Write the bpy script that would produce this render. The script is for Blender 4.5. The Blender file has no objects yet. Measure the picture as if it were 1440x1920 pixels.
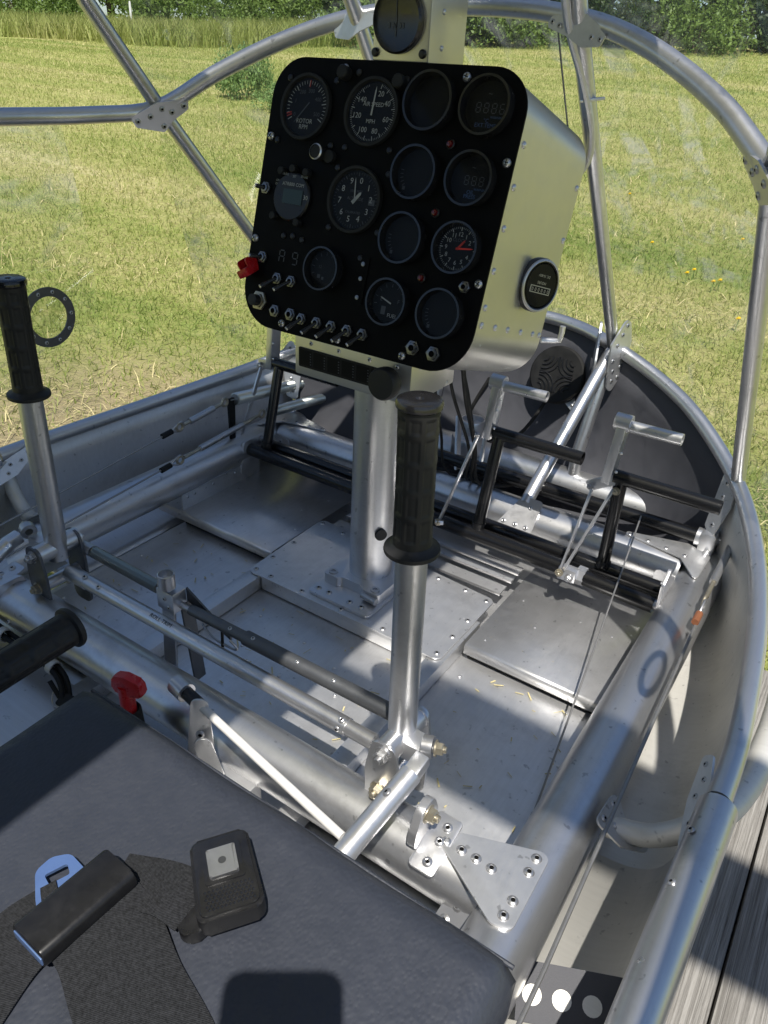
import bpy, bmesh, math, random
import numpy as np
from mathutils import Vector, Matrix
random.seed(7); rng = np.random.default_rng(11)
V = Vector; PI = math.pi; R = math.radians
scene = bpy.context.scene
COL = scene.collection

# ------------------------------------------------------------------ camera, sky, sun, exposure
cam_d = bpy.data.cameras.new('camera'); cam = bpy.data.objects.new('camera', cam_d); COL.objects.link(cam)
cam_d.sensor_fit = 'VERTICAL'; cam_d.sensor_height = 24; cam_d.lens = 24 * 1412.0 / 1920
cam_d.clip_start = 0.02; cam_d.clip_end = 3000
cam.matrix_world = Matrix(((.828, -.318, .462, .630), (.559, .395, -.729, 0.0), (.049, .862, .505, .836), (0, 0, 0, 1)))
scene.camera = cam
SUN = V((.26, -.38, .888)).normalized()            # direction towards the sun
w = bpy.data.worlds.new('World'); scene.world = w; w.use_nodes = True
nt = w.node_tree; sky = nt.nodes.new('ShaderNodeTexSky'); sky.sky_type = 'NISHITA'; sky.sun_disc = False
sky.sun_elevation = math.asin(SUN.z); sky.sun_rotation = math.atan2(SUN.x, SUN.y)
sky.air_density = 1.0; sky.dust_density = .7; sky.ozone_density = 3.0
bgn = nt.nodes['Background']; nt.links.new(sky.outputs[0], bgn.inputs[0]); bgn.inputs[1].default_value = .078
sd = bpy.data.lights.new('sun', 'SUN'); sun = bpy.data.objects.new('sun', sd); COL.objects.link(sun)
sd.energy = 5.0; sd.angle = R(.53); sd.color = (1, .955, .88)
sun.rotation_euler = (-SUN).to_track_quat('-Z', 'Y').to_euler(); sun.location = (3, -4, 12)
scene.view_settings.view_transform = 'Standard'; scene.view_settings.look = 'None'
scene.view_settings.exposure = 0.58; scene.view_settings.gamma = 1
scene.view_settings.use_curve_mapping = False

# ------------------------------------------------------------------ materials
MATS = {}
def newmat(name):
    m = bpy.data.materials.new(name); m.use_nodes = True
    m.node_tree.nodes.clear(); n = m.node_tree.nodes; l = m.node_tree.links
    out = n.new('ShaderNodeOutputMaterial'); b = n.new('ShaderNodeBsdfPrincipled'); l.new(b.outputs[0], out.inputs[0])
    MATS[name] = m
    return m, n, l, b, out
def pos(n, l, scale=(1, 1, 1), rot=(0, 0, 0)):
    g = n.new('ShaderNodeNewGeometry'); mp = n.new('ShaderNodeMapping'); l.new(g.outputs['Position'], mp.inputs[0])
    mp.inputs['Scale'].default_value = scale; mp.inputs['Rotation'].default_value = rot
    return mp.outputs[0]
def noise(n, l, vec, scale, detail=4, rough=.6, dist=0):
    t = n.new('ShaderNodeTexNoise'); l.new(vec, t.inputs['Vector']); t.inputs['Scale'].default_value = scale
    t.inputs['Detail'].default_value = detail; t.inputs['Roughness'].default_value = rough; t.inputs['Distortion'].default_value = dist
    return t.outputs['Fac']
def ramp(n, l, fac, stops):
    r = n.new('ShaderNodeValToRGB'); l.new(fac, r.inputs[0]); e = r.color_ramp.elements
    while len(e) < len(stops): e.new(.5)
    for k, (p, c) in enumerate(stops):
        e[k].position = p; e[k].color = (*c, 1) if isinstance(c, tuple) else (c, c, c, 1)
    return r.outputs[0]
def mix(n, l, fac, a, b):
    m = n.new('ShaderNodeMix'); m.data_type = 'RGBA'
    if isinstance(fac, float): m.inputs[0].default_value = fac
    else: l.new(fac, m.inputs[0])
    for i, c in ((6, a), (7, b)):
        if isinstance(c, tuple): m.inputs[i].default_value = (*c, 1)
        else: l.new(c, m.inputs[i])
    return m.outputs[2]
def bump(n, l, b, h, strength, dist=.001):
    bn = n.new('ShaderNodeBump'); bn.inputs['Strength'].default_value = strength; bn.inputs['Distance'].default_value = dist
    l.new(h, bn.inputs['Height']); l.new(bn.outputs[0], b.inputs['Normal'])

def metal(name, col, rough, var=.12, sc=(1, 1, 1), nsc=9, bmp=.0, stain=.12, met=.72, brush=None):
    m, n, l, b, o = newmat(name); b.inputs['Metallic'].default_value = met
    f = noise(n, l, pos(n, l, sc), nsc, 5, .65)
    c2 = tuple(x * (1 - stain) for x in col); c3 = tuple(min(1, x * (1 + stain * .4)) for x in col)
    c = ramp(n, l, f, [(.3, c2), (.55, col), (.75, c3)])
    rf = noise(n, l, pos(n, l), 38, 4, .7)
    if brush:
        g = noise(n, l, pos(n, l, brush), 1.0, 4, .7); c = mix(n, l, ramp(n, l, g, [(.35, .0), (.75, .30)]), c, tuple(x * .72 for x in col))
        sm = noise(n, l, pos(n, l), 5.5, 6, .75, .4); c = mix(n, l, ramp(n, l, sm, [(.54, .0), (.72, .48)]), c, tuple(x * .55 for x in col))
        sk = noise(n, l, pos(n, l), 85, 2, .5); c = mix(n, l, ramp(n, l, sk, [(.68, .0), (.74, .55)]), c, tuple(x * .35 for x in col))
        mx = n.new('ShaderNodeMath'); mx.operation = 'ADD'; l.new(rf, mx.inputs[0]); l.new(g, mx.inputs[1]); hf = n.new('ShaderNodeMath'); hf.operation = 'MULTIPLY'; l.new(mx.outputs[0], hf.inputs[0]); hf.inputs[1].default_value = .5; rf = hf.outputs[0]
        if bmp: bump(n, l, b, g, bmp, .0005)
    l.new(c, b.inputs['Base Color'])
    l.new(ramp(n, l, rf, [(.3, max(.05, rough - var)), (.7, rough + var)]), b.inputs['Roughness'])
    return m
metal('aluminium tube', (.64, .64, .645), .34, .04, nsc=6, stain=.04, met=.92, brush=(140, 8, 140))
metal('aluminium sheet', (.66, .66, .665), .38, .05, nsc=7, bmp=.05, stain=.05, met=.84, brush=(5, 190, 60))
metal('scuffed sheet', (.66, .66, .665), .40, .08, nsc=40, bmp=.08, stain=.08, met=.82, brush=(160, 9, 60))
metal('dull skin', (.62, .605, .56), .46, .05, nsc=4, stain=.06, met=.42, brush=(12, 160, 12))
metal('side sheet', (.58, .565, .53), .36, .05, nsc=3, stain=.05, met=.85)
metal('machined aluminium', (.60, .60, .61), .33, .06, nsc=22, stain=.06, met=.84)
metal('dark anodised', (.13, .135, .142), .45, .06, nsc=22, stain=.1)
metal('zinc steel', (.46, .46, .465), .33, .08, nsc=40, stain=.12, met=.85)
metal('switch nickel', (.20, .20, .205), .30, .06, nsc=40, stain=.12, met=.9)
metal('yellow zinc', (.42, .38, .29), .36, .08, nsc=60, stain=.25, met=.8)
metal('copper ferrule', (.50, .20, .10), .40, .08, nsc=60)
metal('cable steel', (.30, .295, .285), .40, .08, nsc=90)
metal('blue steel', (.20, .32, .62), .32, .06, nsc=20)

def plain(name, col, rough, spec=.5, var=.0, nsc=30, bmp=0., bsc=300, bd=.0005, coat=0):
    m, n, l, b, o = newmat(name); b.inputs['Roughness'].default_value = rough
    b.inputs['Specular IOR Level'].default_value = spec; b.inputs['Base Color'].default_value = (*col, 1)
    if coat: b.inputs['Coat Weight'].default_value = coat; b.inputs['Coat Roughness'].default_value = .12
    if var:
        f = noise(n, l, pos(n, l), nsc, 5, .65)
        l.new(ramp(n, l, f, [(.3, tuple(x * (1 - var) for x in col)), (.7, tuple(x * (1 + var) for x in col))]), b.inputs['Base Color'])
        l.new(ramp(n, l, f, [(.3, max(.02, rough - .12)), (.7, min(1, rough + .12))]), b.inputs['Roughness'])
    if bmp: bump(n, l, b, noise(n, l, pos(n, l), bsc, 3, .6), bmp, bd)
    return m
plain('black enamel', (.006, .006, .0065), .24, .5)
plain('black rubber', (.011, .011, .0115), .55, .4, .25, 30, .08, 900)
plain('panel black', (.0026, .0026, .0029), .60, .08, .2, 30, .15, 1800, .0002)
plain('black plastic', (.010, .010, .011), .36, .35, .2, 60)
plain('gloss plastic', (.012, .012, .013), .18, .5, .2, 60)
plain('matt black', (.010, .010, .010), .65, .3, .3, 60)
plain('dial black', (.0045, .0045, .0050), .55, .15)
plain('nose grey', (.056, .057, .066), .62, .35, .14, 12, .25, 700, .0006)
plain('red plastic', (.42, .010, .014), .30, .5, .15, 60)
plain('red lens', (.10, .006, .008), .15, .5)
plain('white plastic', (.60, .59, .57), .42, .5, .05, 50)
plain('print white', (.34, .35, .34), .6, .2)
plain('print dim', (.07, .075, .085), .6, .2)
plain('print blue', (.05, .09, .20), .5, .2)
plain('print red', (.35, .03, .02), .5, .2)
plain('hand orange', (.75, .05, .03), .5, .2)
plain('lcd green', (.018, .035, .028), .3, .4)
plain('hole dark', (.006, .006, .006), .8, .1)
plain('cream counter', (.55, .53, .42), .5, .3)
plain('dandelion yellow', (.75, .50, .01), .7, .2)
plain('white paint', (.70, .70, .68), .5, .4, .06, 5)
plain('smartphone black', (.02, .02, .022), .25, .5)

def mk_vinyl():
    m, n, l, b, o = newmat('seat vinyl')
    p = pos(n, l); f = noise(n, l, p, 14, 5, .6)
    l.new(ramp(n, l, f, [(.3, (.027, .031, .042)), (.7, (.031, .035, .047))]), b.inputs['Base Color'])
    f2 = noise(n, l, p, 70, 4, .7); l.new(ramp(n, l, f2, [(.35, .40), (.7, .56)]), b.inputs['Roughness'])
    b.inputs['Specular IOR Level'].default_value = .5
    v = n.new('ShaderNodeTexVoronoi'); l.new(pos(n, l, (1, .75, 1)), v.inputs['Vector']); v.inputs['Scale'].default_value = 330
    v.feature = 'SMOOTH_F1'; bump(n, l, b, v.outputs[0], .40, .0010)
mk_vinyl()
def mk_web():
    m, n, l, b, o = newmat('belt webbing')
    p = pos(n, l, (1, 1, 1), (0, 0, R(38))); f = noise(n, l, pos(n, l, (1, 1, 1), (0, 0, R(38))), 420, 2, .6)
    l.new(ramp(n, l, f, [(.3, (.008, .0085, .0095)), (.7, (.024, .025, .028))]), b.inputs['Base Color'])
    b.inputs['Roughness'].default_value = .8; b.inputs['Specular IOR Level'].default_value = .2
    wv = n.new('ShaderNodeTexWave'); l.new(p, wv.inputs[0]); wv.inputs['Scale'].default_value = 260; wv.inputs['Distortion'].default_value = 1.5
    bump(n, l, b, wv.outputs['Fac'], .6, .0008)
mk_web()
def mk_spring(name, a, c):
    m, n, l, b, o = newmat(name); b.inputs['Metallic'].default_value = 1; b.inputs['Base Color'].default_value = (*a, 1); b.inputs['Roughness'].default_value = .32
mk_spring('spring steel', (.58, .60, .57), 0)
mk_spring('dark spring', (.26, .28, .27), 0)
def mk_glass(name, lo, hi, rough, tint, dust_glare=0):
    m = bpy.data.materials.new(name); m.use_nodes = True; n = m.node_tree.nodes; l = m.node_tree.links; n.clear(); MATS[name] = m
    out = n.new('ShaderNodeOutputMaterial'); mx = n.new('ShaderNodeMixShader'); lw = n.new('ShaderNodeLayerWeight'); lw.inputs[0].default_value = .5
    pw = n.new('ShaderNodeMath'); pw.operation = 'POWER'; l.new(lw.outputs['Facing'], pw.inputs[0]); pw.inputs[1].default_value = 4.5
    ma = n.new('ShaderNodeMath'); ma.operation = 'MULTIPLY_ADD'; l.new(pw.outputs[0], ma.inputs[0]); ma.inputs[1].default_value = hi; ma.inputs[2].default_value = lo
    t = n.new('ShaderNodeBsdfTransparent'); t.inputs[0].default_value = (*tint, 1); g = n.new('ShaderNodeBsdfGlossy'); g.inputs['Roughness'].default_value = rough
    if dust_glare:
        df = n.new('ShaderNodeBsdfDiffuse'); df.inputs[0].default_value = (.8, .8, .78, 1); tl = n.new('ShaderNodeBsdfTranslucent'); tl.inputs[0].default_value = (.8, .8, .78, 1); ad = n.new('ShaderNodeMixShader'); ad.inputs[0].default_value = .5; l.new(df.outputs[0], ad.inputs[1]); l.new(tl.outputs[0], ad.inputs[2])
        s1 = ramp(n, l, noise(n, l, pos(n, l, (1, 1, 2.2), (.5, .3, .4)), 3.2, 3, .55, 1.8), [(.50, 0.), (.58, .8), (.63, .25), (.72, 1.)]); s2 = ramp(n, l, noise(n, l, pos(n, l, (9, 1.2, 5), (.2, .5, .8)), 2.4, 4, .6, .9), [(.47, 0.), (.62, 1.)])  # streak masks for white reflections painted into the acrylic, over an even dust haze
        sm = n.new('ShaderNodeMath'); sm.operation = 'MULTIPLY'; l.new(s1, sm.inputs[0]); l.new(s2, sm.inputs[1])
        s3 = n.new('ShaderNodeMath'); s3.operation = 'MULTIPLY_ADD'; l.new(sm.outputs[0], s3.inputs[0]); s3.inputs[1].default_value = dust_glare * 16; s3.inputs[2].default_value = dust_glare
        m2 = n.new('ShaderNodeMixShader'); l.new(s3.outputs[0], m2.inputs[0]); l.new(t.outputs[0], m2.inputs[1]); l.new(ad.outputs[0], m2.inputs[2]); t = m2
    l.new(ma.outputs[0], mx.inputs[0]); l.new(t.outputs[0], mx.inputs[1]); l.new(g.outputs[0], mx.inputs[2]); l.new(mx.outputs[0], out.inputs[0])
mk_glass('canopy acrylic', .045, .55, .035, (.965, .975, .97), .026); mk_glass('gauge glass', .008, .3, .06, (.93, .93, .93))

GH = V((-.535, .845, 0)); GR = V((.845, .535, 0))     # down-field and across-field directions
def grass_cols(n, l):
    a = math.atan2(GR.y, GR.x)
    band = noise(n, l, pos(n, l, (.10, .75, .1), (0, 0, -a)), 1.0, 4, .6, .6)
    patch = noise(n, l, pos(n, l), .45, 4, .6); fine = noise(n, l, pos(n, l), 9, 4, .7)
    m1 = n.new('ShaderNodeMath'); m1.operation = 'MULTIPLY_ADD'; l.new(band, m1.inputs[0]); m1.inputs[1].default_value = .62
    m2 = n.new('ShaderNodeMath'); m2.operation = 'MULTIPLY_ADD'; l.new(fine, m2.inputs[0]); m2.inputs[1].default_value = .38; m2.inputs[2].default_value = 0
    l.new(m2.outputs[0], m1.inputs[2])
    c = ramp(n, l, m1.outputs[0], [(.36, (.18, .255, .055)), (.48, (.33, .36, .11)), (.58, (.45, .43, .18)), (.70, (.60, .54, .31))])
    return c, patch
def mk_grass():
    m, n, l, b, o = newmat('mown grass blades'); c, patch = grass_cols(n, l)
    oi = noise(n, l, pos(n, l), 60, 2, .5)
    c2 = mix(n, l, ramp(n, l, oi, [(.35, 0.), (.7, .75)]), c, (.22, .30, .055))
    l.new(c2, b.inputs['Base Color']); b.inputs['Roughness'].default_value = .6; b.inputs['Specular IOR Level'].default_value = .3
    tr = n.new('ShaderNodeBsdfTranslucent'); l.new(c2, tr.inputs[0]); mx = n.new('ShaderNodeMixShader'); mx.inputs[0].default_value = .4
    l.new(b.outputs[0], mx.inputs[1]); l.new(tr.outputs[0], mx.inputs[2]); l.new(mx.outputs[0], o.inputs[0])
    m, n, l, b, o = newmat('field ground'); c, patch = grass_cols(n, l)
    dry = noise(n, l, pos(n, l), 26, 5, .75)
    c2 = mix(n, l, ramp(n, l, dry, [(.42, 0.), (.66, .6)]), c, (.30, .25, .12))
    g = n.new('ShaderNodeNewGeometry'); vm = n.new('ShaderNodeVectorMath'); vm.operation = 'DISTANCE'; l.new(g.outputs['Position'], vm.inputs[0]); vm.inputs[1].default_value = (-1.6, 1.5, -.35)
    add = n.new('ShaderNodeMath'); add.operation = 'MULTIPLY_ADD'; l.new(dry, add.inputs[0]); add.inputs[1].default_value = 2.2; l.new(vm.outputs['Value'], add.inputs[2])
    near = ramp(n, l, add.outputs[0], [(.0, 1.), (.0, 1.), (.0, 1.)])
    mr = n.new('ShaderNodeMapRange'); l.new(add.outputs[0], mr.inputs[0]); mr.inputs[1].default_value = 1.5; mr.inputs[2].default_value = 2.3; mr.inputs[3].default_value = .85; mr.inputs[4].default_value = 0
    c3 = mix(n, l, mr.outputs[0], c2, (.34, .27, .17))
    l.new(c3, b.inputs['Base Color']); b.inputs['Roughness'].default_value = .9; b.inputs['Specular IOR Level'].default_value = .1
    bump(n, l, b, dry, .9, .05)
mk_grass()
def mk_leaf(name, a, c):
    m, n, l, b, o = newmat(name)
    f = noise(n, l, pos(n, l), 1.7, 4, .7); f2 = noise(n, l, pos(n, l), 11, 2, .5)
    k = mix(n, l, ramp(n, l, f, [(.35, 0.), (.65, 1.)]), a, c)
    k = mix(n, l, ramp(n, l, f2, [(.4, 0.), (.7, .5)]), k, tuple(x * 1.5 for x in c))
    l.new(k, b.inputs['Base Color']); b.inputs['Roughness'].default_value = .55; b.inputs['Specular IOR Level'].default_value = .3
    tr = n.new('ShaderNodeBsdfTranslucent'); l.new(k, tr.inputs[0]); mx = n.new('ShaderNodeMixShader'); mx.inputs[0].default_value = .35
    l.new(b.outputs[0], mx.inputs[1]); l.new(tr.outputs[0], mx.inputs[2]); l.new(mx.outputs[0], o.inputs[0])
mk_leaf('light leaves', (.08, .14, .030), (.15, .22, .05)); mk_leaf('dark leaves', (.018, .036, .010), (.040, .072, .018)); mk_leaf('weed leaves', (.13, .22, .06), (.20, .30, .10))
plain('dry hay', (.50, .43, .22), .7, .3, .25, 25)
plain('bark', (.10, .075, .055), .9, .2, .4, 6, .8, 25, .02)
def mk_wood():
    m, n, l, b, o = newmat('weathered wood')
    f = noise(n, l, pos(n, l, (120, 1.8, 60)), 2.2, 8, .75, .8); f2 = noise(n, l, pos(n, l), 3.0, 4, .6)
    c = ramp(n, l, f, [(.30, (.035, .032, .028)), (.42, (.16, .15, .135)), (.58, (.32, .305, .28)), (.75, (.42, .405, .38))])
    c = mix(n, l, ramp(n, l, f2, [(.4, 0.), (.75, .45)]), c, (.27, .25, .23))
    l.new(c, b.inputs['Base Color']); b.inputs['Roughness'].default_value = .85; b.inputs['Specular IOR Level'].default_value = .15; bump(n, l, b, f, .9, .004)
mk_wood()

# ------------------------------------------------------------------ builders
WM = {}
I4 = Matrix.Identity(4)
def link(name, mesh, parent=None, M=I4):
    o = bpy.data.objects.new(name, mesh); COL.objects.link(o)
    if parent is not None:
        o.parent = parent; o.matrix_parent_inverse = WM[parent.name].inverted()
    o.matrix_basis = M; WM[o.name] = M.copy()
    return o
def thing(name, label, cat, loc=(0, 0, 0), group=None):
    o = link(name, None, None, Matrix.Translation(V(loc))); o.empty_display_size = .05
    o['label'] = label; o['category'] = cat
    if group: o['group'] = group
    return o
def tag(o, label=None, cat=None, group=None, kind=None):
    for k, v in (('label', label), ('category', cat), ('group', group), ('kind', kind)):
        if v: o[k] = v
    return o
def mesh_from(name, bm, mats, smooth=35):
    me = bpy.data.meshes.new(name); bm.normal_update(); bm.to_mesh(me); bm.free()
    for m in (mats if isinstance(mats, (list, tuple)) else [mats]): me.materials.append(MATS[m])
    if smooth:
        me.polygons.foreach_set('use_smooth', [True] * len(me.polygons))
        try: me.set_sharp_from_angle(angle=R(smooth))
        except Exception: pass
    return me
def frame(o, z, x=None):
    z = V(z).normalized(); x = V(x) if x is not None else (V((1, 0, 0)) if abs(z.x) < .9 else V((0, 1, 0)))
    x = (x - z * x.dot(z)).normalized(); y = z.cross(x)
    return Matrix(((x.x, y.x, z.x, o[0]), (x.y, y.y, z.y, o[1]), (x.z, y.z, z.z, o[2]), (0, 0, 0, 1)))
def spline(pts, n=6):
    P = [V(p) for p in pts]; out = []
    for i in range(len(P) - 1):
        p0 = P[max(i - 1, 0)]; p1 = P[i]; p2 = P[i + 1]; p3 = P[min(i + 2, len(P) - 1)]
        for k in range(n):
            t = k / n
            out.append(.5 * ((2 * p1) + (p2 - p0) * t + (2 * p0 - 5 * p1 + 4 * p2 - p3) * t * t + (3 * p1 - p0 - 3 * p2 + p3) * t ** 3))
    out.append(P[-1]); return out
def sweep(bm, pts, r, seg=14, hollow=0, closed=False, mi=0):
    P = [V(p) for p in pts]; n = len(P); rr = r if isinstance(r, (list, tuple)) else [r] * n
    T = []
    for i in range(n):
        a = P[i - 1] if (i or closed) else P[i]; b = P[(i + 1) % n] if (i < n - 1 or closed) else P[i]
        T.append((b - a).normalized())
    u = T[0].orthogonal().normalized(); rings = []
    for i in range(n):
        u = (u - T[i] * u.dot(T[i])).normalized(); v = T[i].cross(u)
        rings.append([bm.verts.new(P[i] + (u * math.cos(2 * PI * k / seg) + v * math.sin(2 * PI * k / seg)) * rr[i]) for k in range(seg)])
    pr = list(zip(rings, rings[1:])) + ([(rings[-1], rings[0])] if closed else [])
    for a, b in pr:
        for k in range(seg):
            f = bm.faces.new((a[k], a[(k + 1) % seg], b[(k + 1) % seg], b[k])); f.material_index = mi
    if not closed:
        for e, (ring, s, c, t) in enumerate(((rings[0], -1, P[0], T[0]), (rings[-1], 1, P[-1], T[-1]))):
            if hollow:
                inn = [bm.verts.new(c + (q.co - c) * hollow) for q in ring]; dp = [bm.verts.new(q.co - t * s * rr[0] * 2.5) for q in inn]
                for k in range(seg):
                    j = (k + 1) % seg
                    for A, B in ((ring, inn), (inn, dp)):
                        ff = (A[k], B[k], B[j], A[j]); bm.faces.new(ff if s < 0 else ff[::-1]).material_index = mi
                bm.faces.new(dp[::-1] if s < 0 else dp).material_index = mi
            else:
                bm.faces.new(ring[::-1] if s < 0 else ring).material_index = mi
    return bm
def tube(name, pts, r, mat, parent, seg=14, sm=0, hollow=0, closed=False):
    p = spline(pts, sm) if sm else pts
    if sm and isinstance(r, (list, tuple)): r = r[0]
    return link(name, mesh_from(name, sweep(bmesh.new(), p, r, seg, hollow, closed), mat), parent)
def lathe_bm(bm, prof, M=I4, seg=20, mi=0):
    rings = []
    for (r, h) in prof:
        if r < 1e-6: rings.append([bm.verts.new(M @ V((0, 0, h)))])
        else: rings.append([bm.verts.new(M @ V((r * math.cos(2 * PI * k / seg), r * math.sin(2 * PI * k / seg), h))) for k in range(seg)])
    for q, (a, b) in enumerate(zip(rings, rings[1:])):
        m = mi[q] if isinstance(mi, (list, tuple)) else mi
        for k in range(seg):
            j = (k + 1) % seg
            if len(a) == 1 and len(b) == 1: continue
            if len(a) == 1: f = bm.faces.new((a[0], b[j], b[k])) if False else bm.faces.new((a[0], b[k], b[j])[::-1])
            elif len(b) == 1: f = bm.faces.new((a[k], a[j], b[0]))
            else: f = bm.faces.new((a[k], a[j], b[j], b[k]))
            f.material_index = m
    return bm
def lathe(name, prof, M, mat, parent, seg=20, mi=0, smooth=35):
    bm = lathe_bm(bmesh.new(), prof, M, seg, mi); bmesh.ops.recalc_face_normals(bm, faces=bm.faces[:])
    return link(name, mesh_from(name, bm, mat, smooth), parent)
def rpoly(pts, r, n=5):
    out = []; N = len(pts)
    for i in range(N):
        p = V((*pts[i], 0)); a = V((*pts[i - 1], 0)); b = V((*pts[(i + 1) % N], 0)); rr = r[i] if isinstance(r, (list, tuple)) else r
        if rr <= 0: out.append((p.x, p.y)); continue
        da = (a - p).normalized(); db = (b - p).normalized(); ang = da.angle(db); d = min(rr / math.tan(ang / 2), (a - p).length * .49, (b - p).length * .49)
        r2 = d * math.tan(ang / 2); c = p + (da + db).normalized() * (r2 / math.sin(ang / 2)); s = p + da * d; e = p + db * d
        v0 = s - c; v1 = e - c; th = v0.angle(v1); sg = 1 if v0.cross(v1).z > 0 else -1
        for k in range(n + 1):
            q = c + Matrix.Rotation(sg * th * k / n, 3, 'Z') @ v0; out.append((q.x, q.y))
    return out
def plate_bm(bm, pts, t, M=I4, mi=0, bev=0, holes=()):
    lo = []; hi = []
    area = sum(pts[i - 1][0] * pts[i][1] - pts[i][0] * pts[i - 1][1] for i in range(len(pts)))
    if area < 0: pts = pts[::-1]
    if bev:
        c = V((sum(p[0] for p in pts) / len(pts), sum(p[1] for p in pts) / len(pts)))
    lo = [bm.verts.new(M @ V((x, y, 0))) for x, y in pts]; hi = [bm.verts.new(M @ V((x, y, t))) for x, y in pts]
    for k in range(len(pts)):
        j = (k + 1) % len(pts); bm.faces.new((lo[k], lo[j], hi[j], hi[k])).material_index = mi
    a = bm.faces.new(lo[::-1]); b = bm.faces.new(hi); a.material_index = b.material_index = mi
    if bev:
        bmesh.ops.bevel(bm, geom=[e for e in bm.edges if len(e.link_faces) == 2 and (a in e.link_faces or b in e.link_faces)], offset=bev, segments=2, affect='EDGES', profile=.6)
    return bm
def plate(name, pts, t, M, mat, parent, bev=0):
    return link(name, mesh_from(name, plate_bm(bmesh.new(), pts, t, M, 0, bev), mat, 40), parent)
def ring_bm(bm, r1, r2, t, M, seg=40):
    return lathe_bm(bm, [(r1, 0), (r2, 0), (r2, t), (r1, t), (r1, 0)], M, seg)
def box_bm(bm, size, M, bev=0, mi=0):
    n0 = len(bm.verts); r = bmesh.ops.create_cube(bm, size=1, matrix=M @ Matrix.Diagonal((*size, 1)))
    if bev:
        es = {e for v in r['verts'] for e in v.link_edges}; bmesh.ops.bevel(bm, geom=list(es), offset=bev, segments=2, affect='EDGES', profile=.6)
    return bm
def box(name, c, size, mat, parent, bev=.001, M=None):
    M = Matrix.Translation(V(c)) if M is None else M
    return link(name, mesh_from(name, box_bm(bmesh.new(), size, M, bev), mat, 40), parent)
def bar(name, p, q, wd, th, mat, parent, up=(0, 0, 1), bev=.0008):
    p = V(p); q = V(q); z = (q - p); M = frame((p + q) / 2, z, up)
    return link(name, mesh_from(name, box_bm(bmesh.new(), (th, wd, z.length), M, bev), mat, 40), parent)
def shared(name, bm, mats, smooth=35): return mesh_from(name, bm, mats, smooth)

# shared fasteners, local z is the head direction
def _rivet():
    bm = lathe_bm(bmesh.new(), [(.0062, -.0005), (.0062, .0006), (.0052, .0018), (.0030, .0026), (.0024, .0024), (.0020, .0008), (0, .0006)], I4, 14, [0, 0, 0, 0, 1, 1]); bmesh.ops.recalc_face_normals(bm, faces=bm.faces[:])
    return shared('rivet', bm, ['zinc steel', 'hole dark'])
def _dome():
    bm = lathe_bm(bmesh.new(), [(.0058, -.0005), (.0058, .0004), (.0048, .0022), (.0026, .0034), (0, .0038)], I4, 12); bmesh.ops.recalc_face_normals(bm, faces=bm.faces[:])
    return shared('rivet_dome', bm, ['machined aluminium'])
def _bolt(mat):
    bm = lathe_bm(bmesh.new(), [(.0100, -.001), (.0100, .0012)], I4, 18); lathe_bm(bm, [(0, .0012), (.0100, .0012)], I4, 18)
    lathe_bm(bm, [(.0080, .0012), (.0080, .0078), (.0070, .0088), (.0042, .0088)], I4, 6); lathe_bm(bm, [(.0042, .0086), (.0042, .0120), (.0034, .0128), (0, .0128)], I4, 12)
    bmesh.ops.recalc_face_normals(bm, faces=bm.faces[:]); return shared('bolt', bm, [mat], 30)
def _screw():
    bm = lathe_bm(bmesh.new(), [(.0060, -.0004), (.0058, .0012), (.0046, .0032), (.0024, .0042), (0, .0045)], I4, 16); bmesh.ops.recalc_face_normals(bm, faces=bm.faces[:])
    for a in (0.6, 0.6 + PI / 2):
        n0 = len(bm.faces); box_bm(bm, (.0064, .0011, .0012), Matrix.Translation((0, 0, .0040)) @ Matrix.Rotation(a, 4, 'Z'))
        for f in bm.faces[:] if False else list(bm.faces)[n0:]: f.material_index = 1
    return shared('screw', bm, ['zinc steel', 'hole dark'])
ME_RIVET = _rivet(); ME_DOME = _dome(); ME_BOLT = _bolt('yellow zinc'); ME_BOLTS = _bolt('zinc steel'); ME_SCREW = _screw()
def fast(me, name, parent, p, nrm, s=1.0):
    z = V(nrm).normalized(); M = frame(p, z) @ Matrix.Rotation(random.uniform(0, 6.28), 4, 'Z') @ Matrix.Scale(s, 4)
    return link(name, me, parent, M)
def rivets(parent, pts, nrm=(0, 0, 1), s=1.0, me=None):
    for p in pts: fast(me or ME_RIVET, 'rivet', parent, p, nrm, s)

# text meshes (built in font), merged as flat print
_tc = {}
def glyphs(s, size):
    k = (s, size)
    if k not in _tc:
        cu = bpy.data.curves.new('print', 'FONT'); cu.body = s; cu.size = size; cu.align_x = 'CENTER'; cu.align_y = 'CENTER'; cu.resolution_u = 2
        o = bpy.data.objects.new('print', cu); COL.objects.link(o); bpy.context.view_layer.update()
        me = bpy.data.meshes.new_from_object(o.evaluated_get(bpy.context.evaluated_depsgraph_get()))
        _tc[k] = ([v.co.copy() for v in me.vertices], [tuple(p.vertices) for p in me.polygons])
        bpy.data.objects.remove(o); bpy.data.curves.remove(cu); bpy.data.meshes.remove(me)
    return _tc[k]
def put_text(bm, s, size, M, mi=0):
    vs, fs = glyphs(s, size); nv = [bm.verts.new(M @ v) for v in vs]
    for f in fs:
        try: bm.faces.new([nv[i] for i in f]).material_index = mi
        except ValueError: pass
def put_quad(bm, M, x0, x1, y0, y1, mi=0):
    bm.faces.new([bm.verts.new(M @ V(p)) for p in ((x0, y0, 0), (x1, y0, 0), (x1, y1, 0), (x0, y1, 0))]).material_index = mi
def tick(bm, M, a, r0, r1, wd, mi=0):                    # a in degrees clockwise from 12 o'clock
    put_quad(bm, M @ Matrix.Rotation(-R(a), 4, 'Z'), -wd / 2, wd / 2, r0, r1, mi)
exec_order = 'setting, airframe, console, controls, seat, small things'

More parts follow.
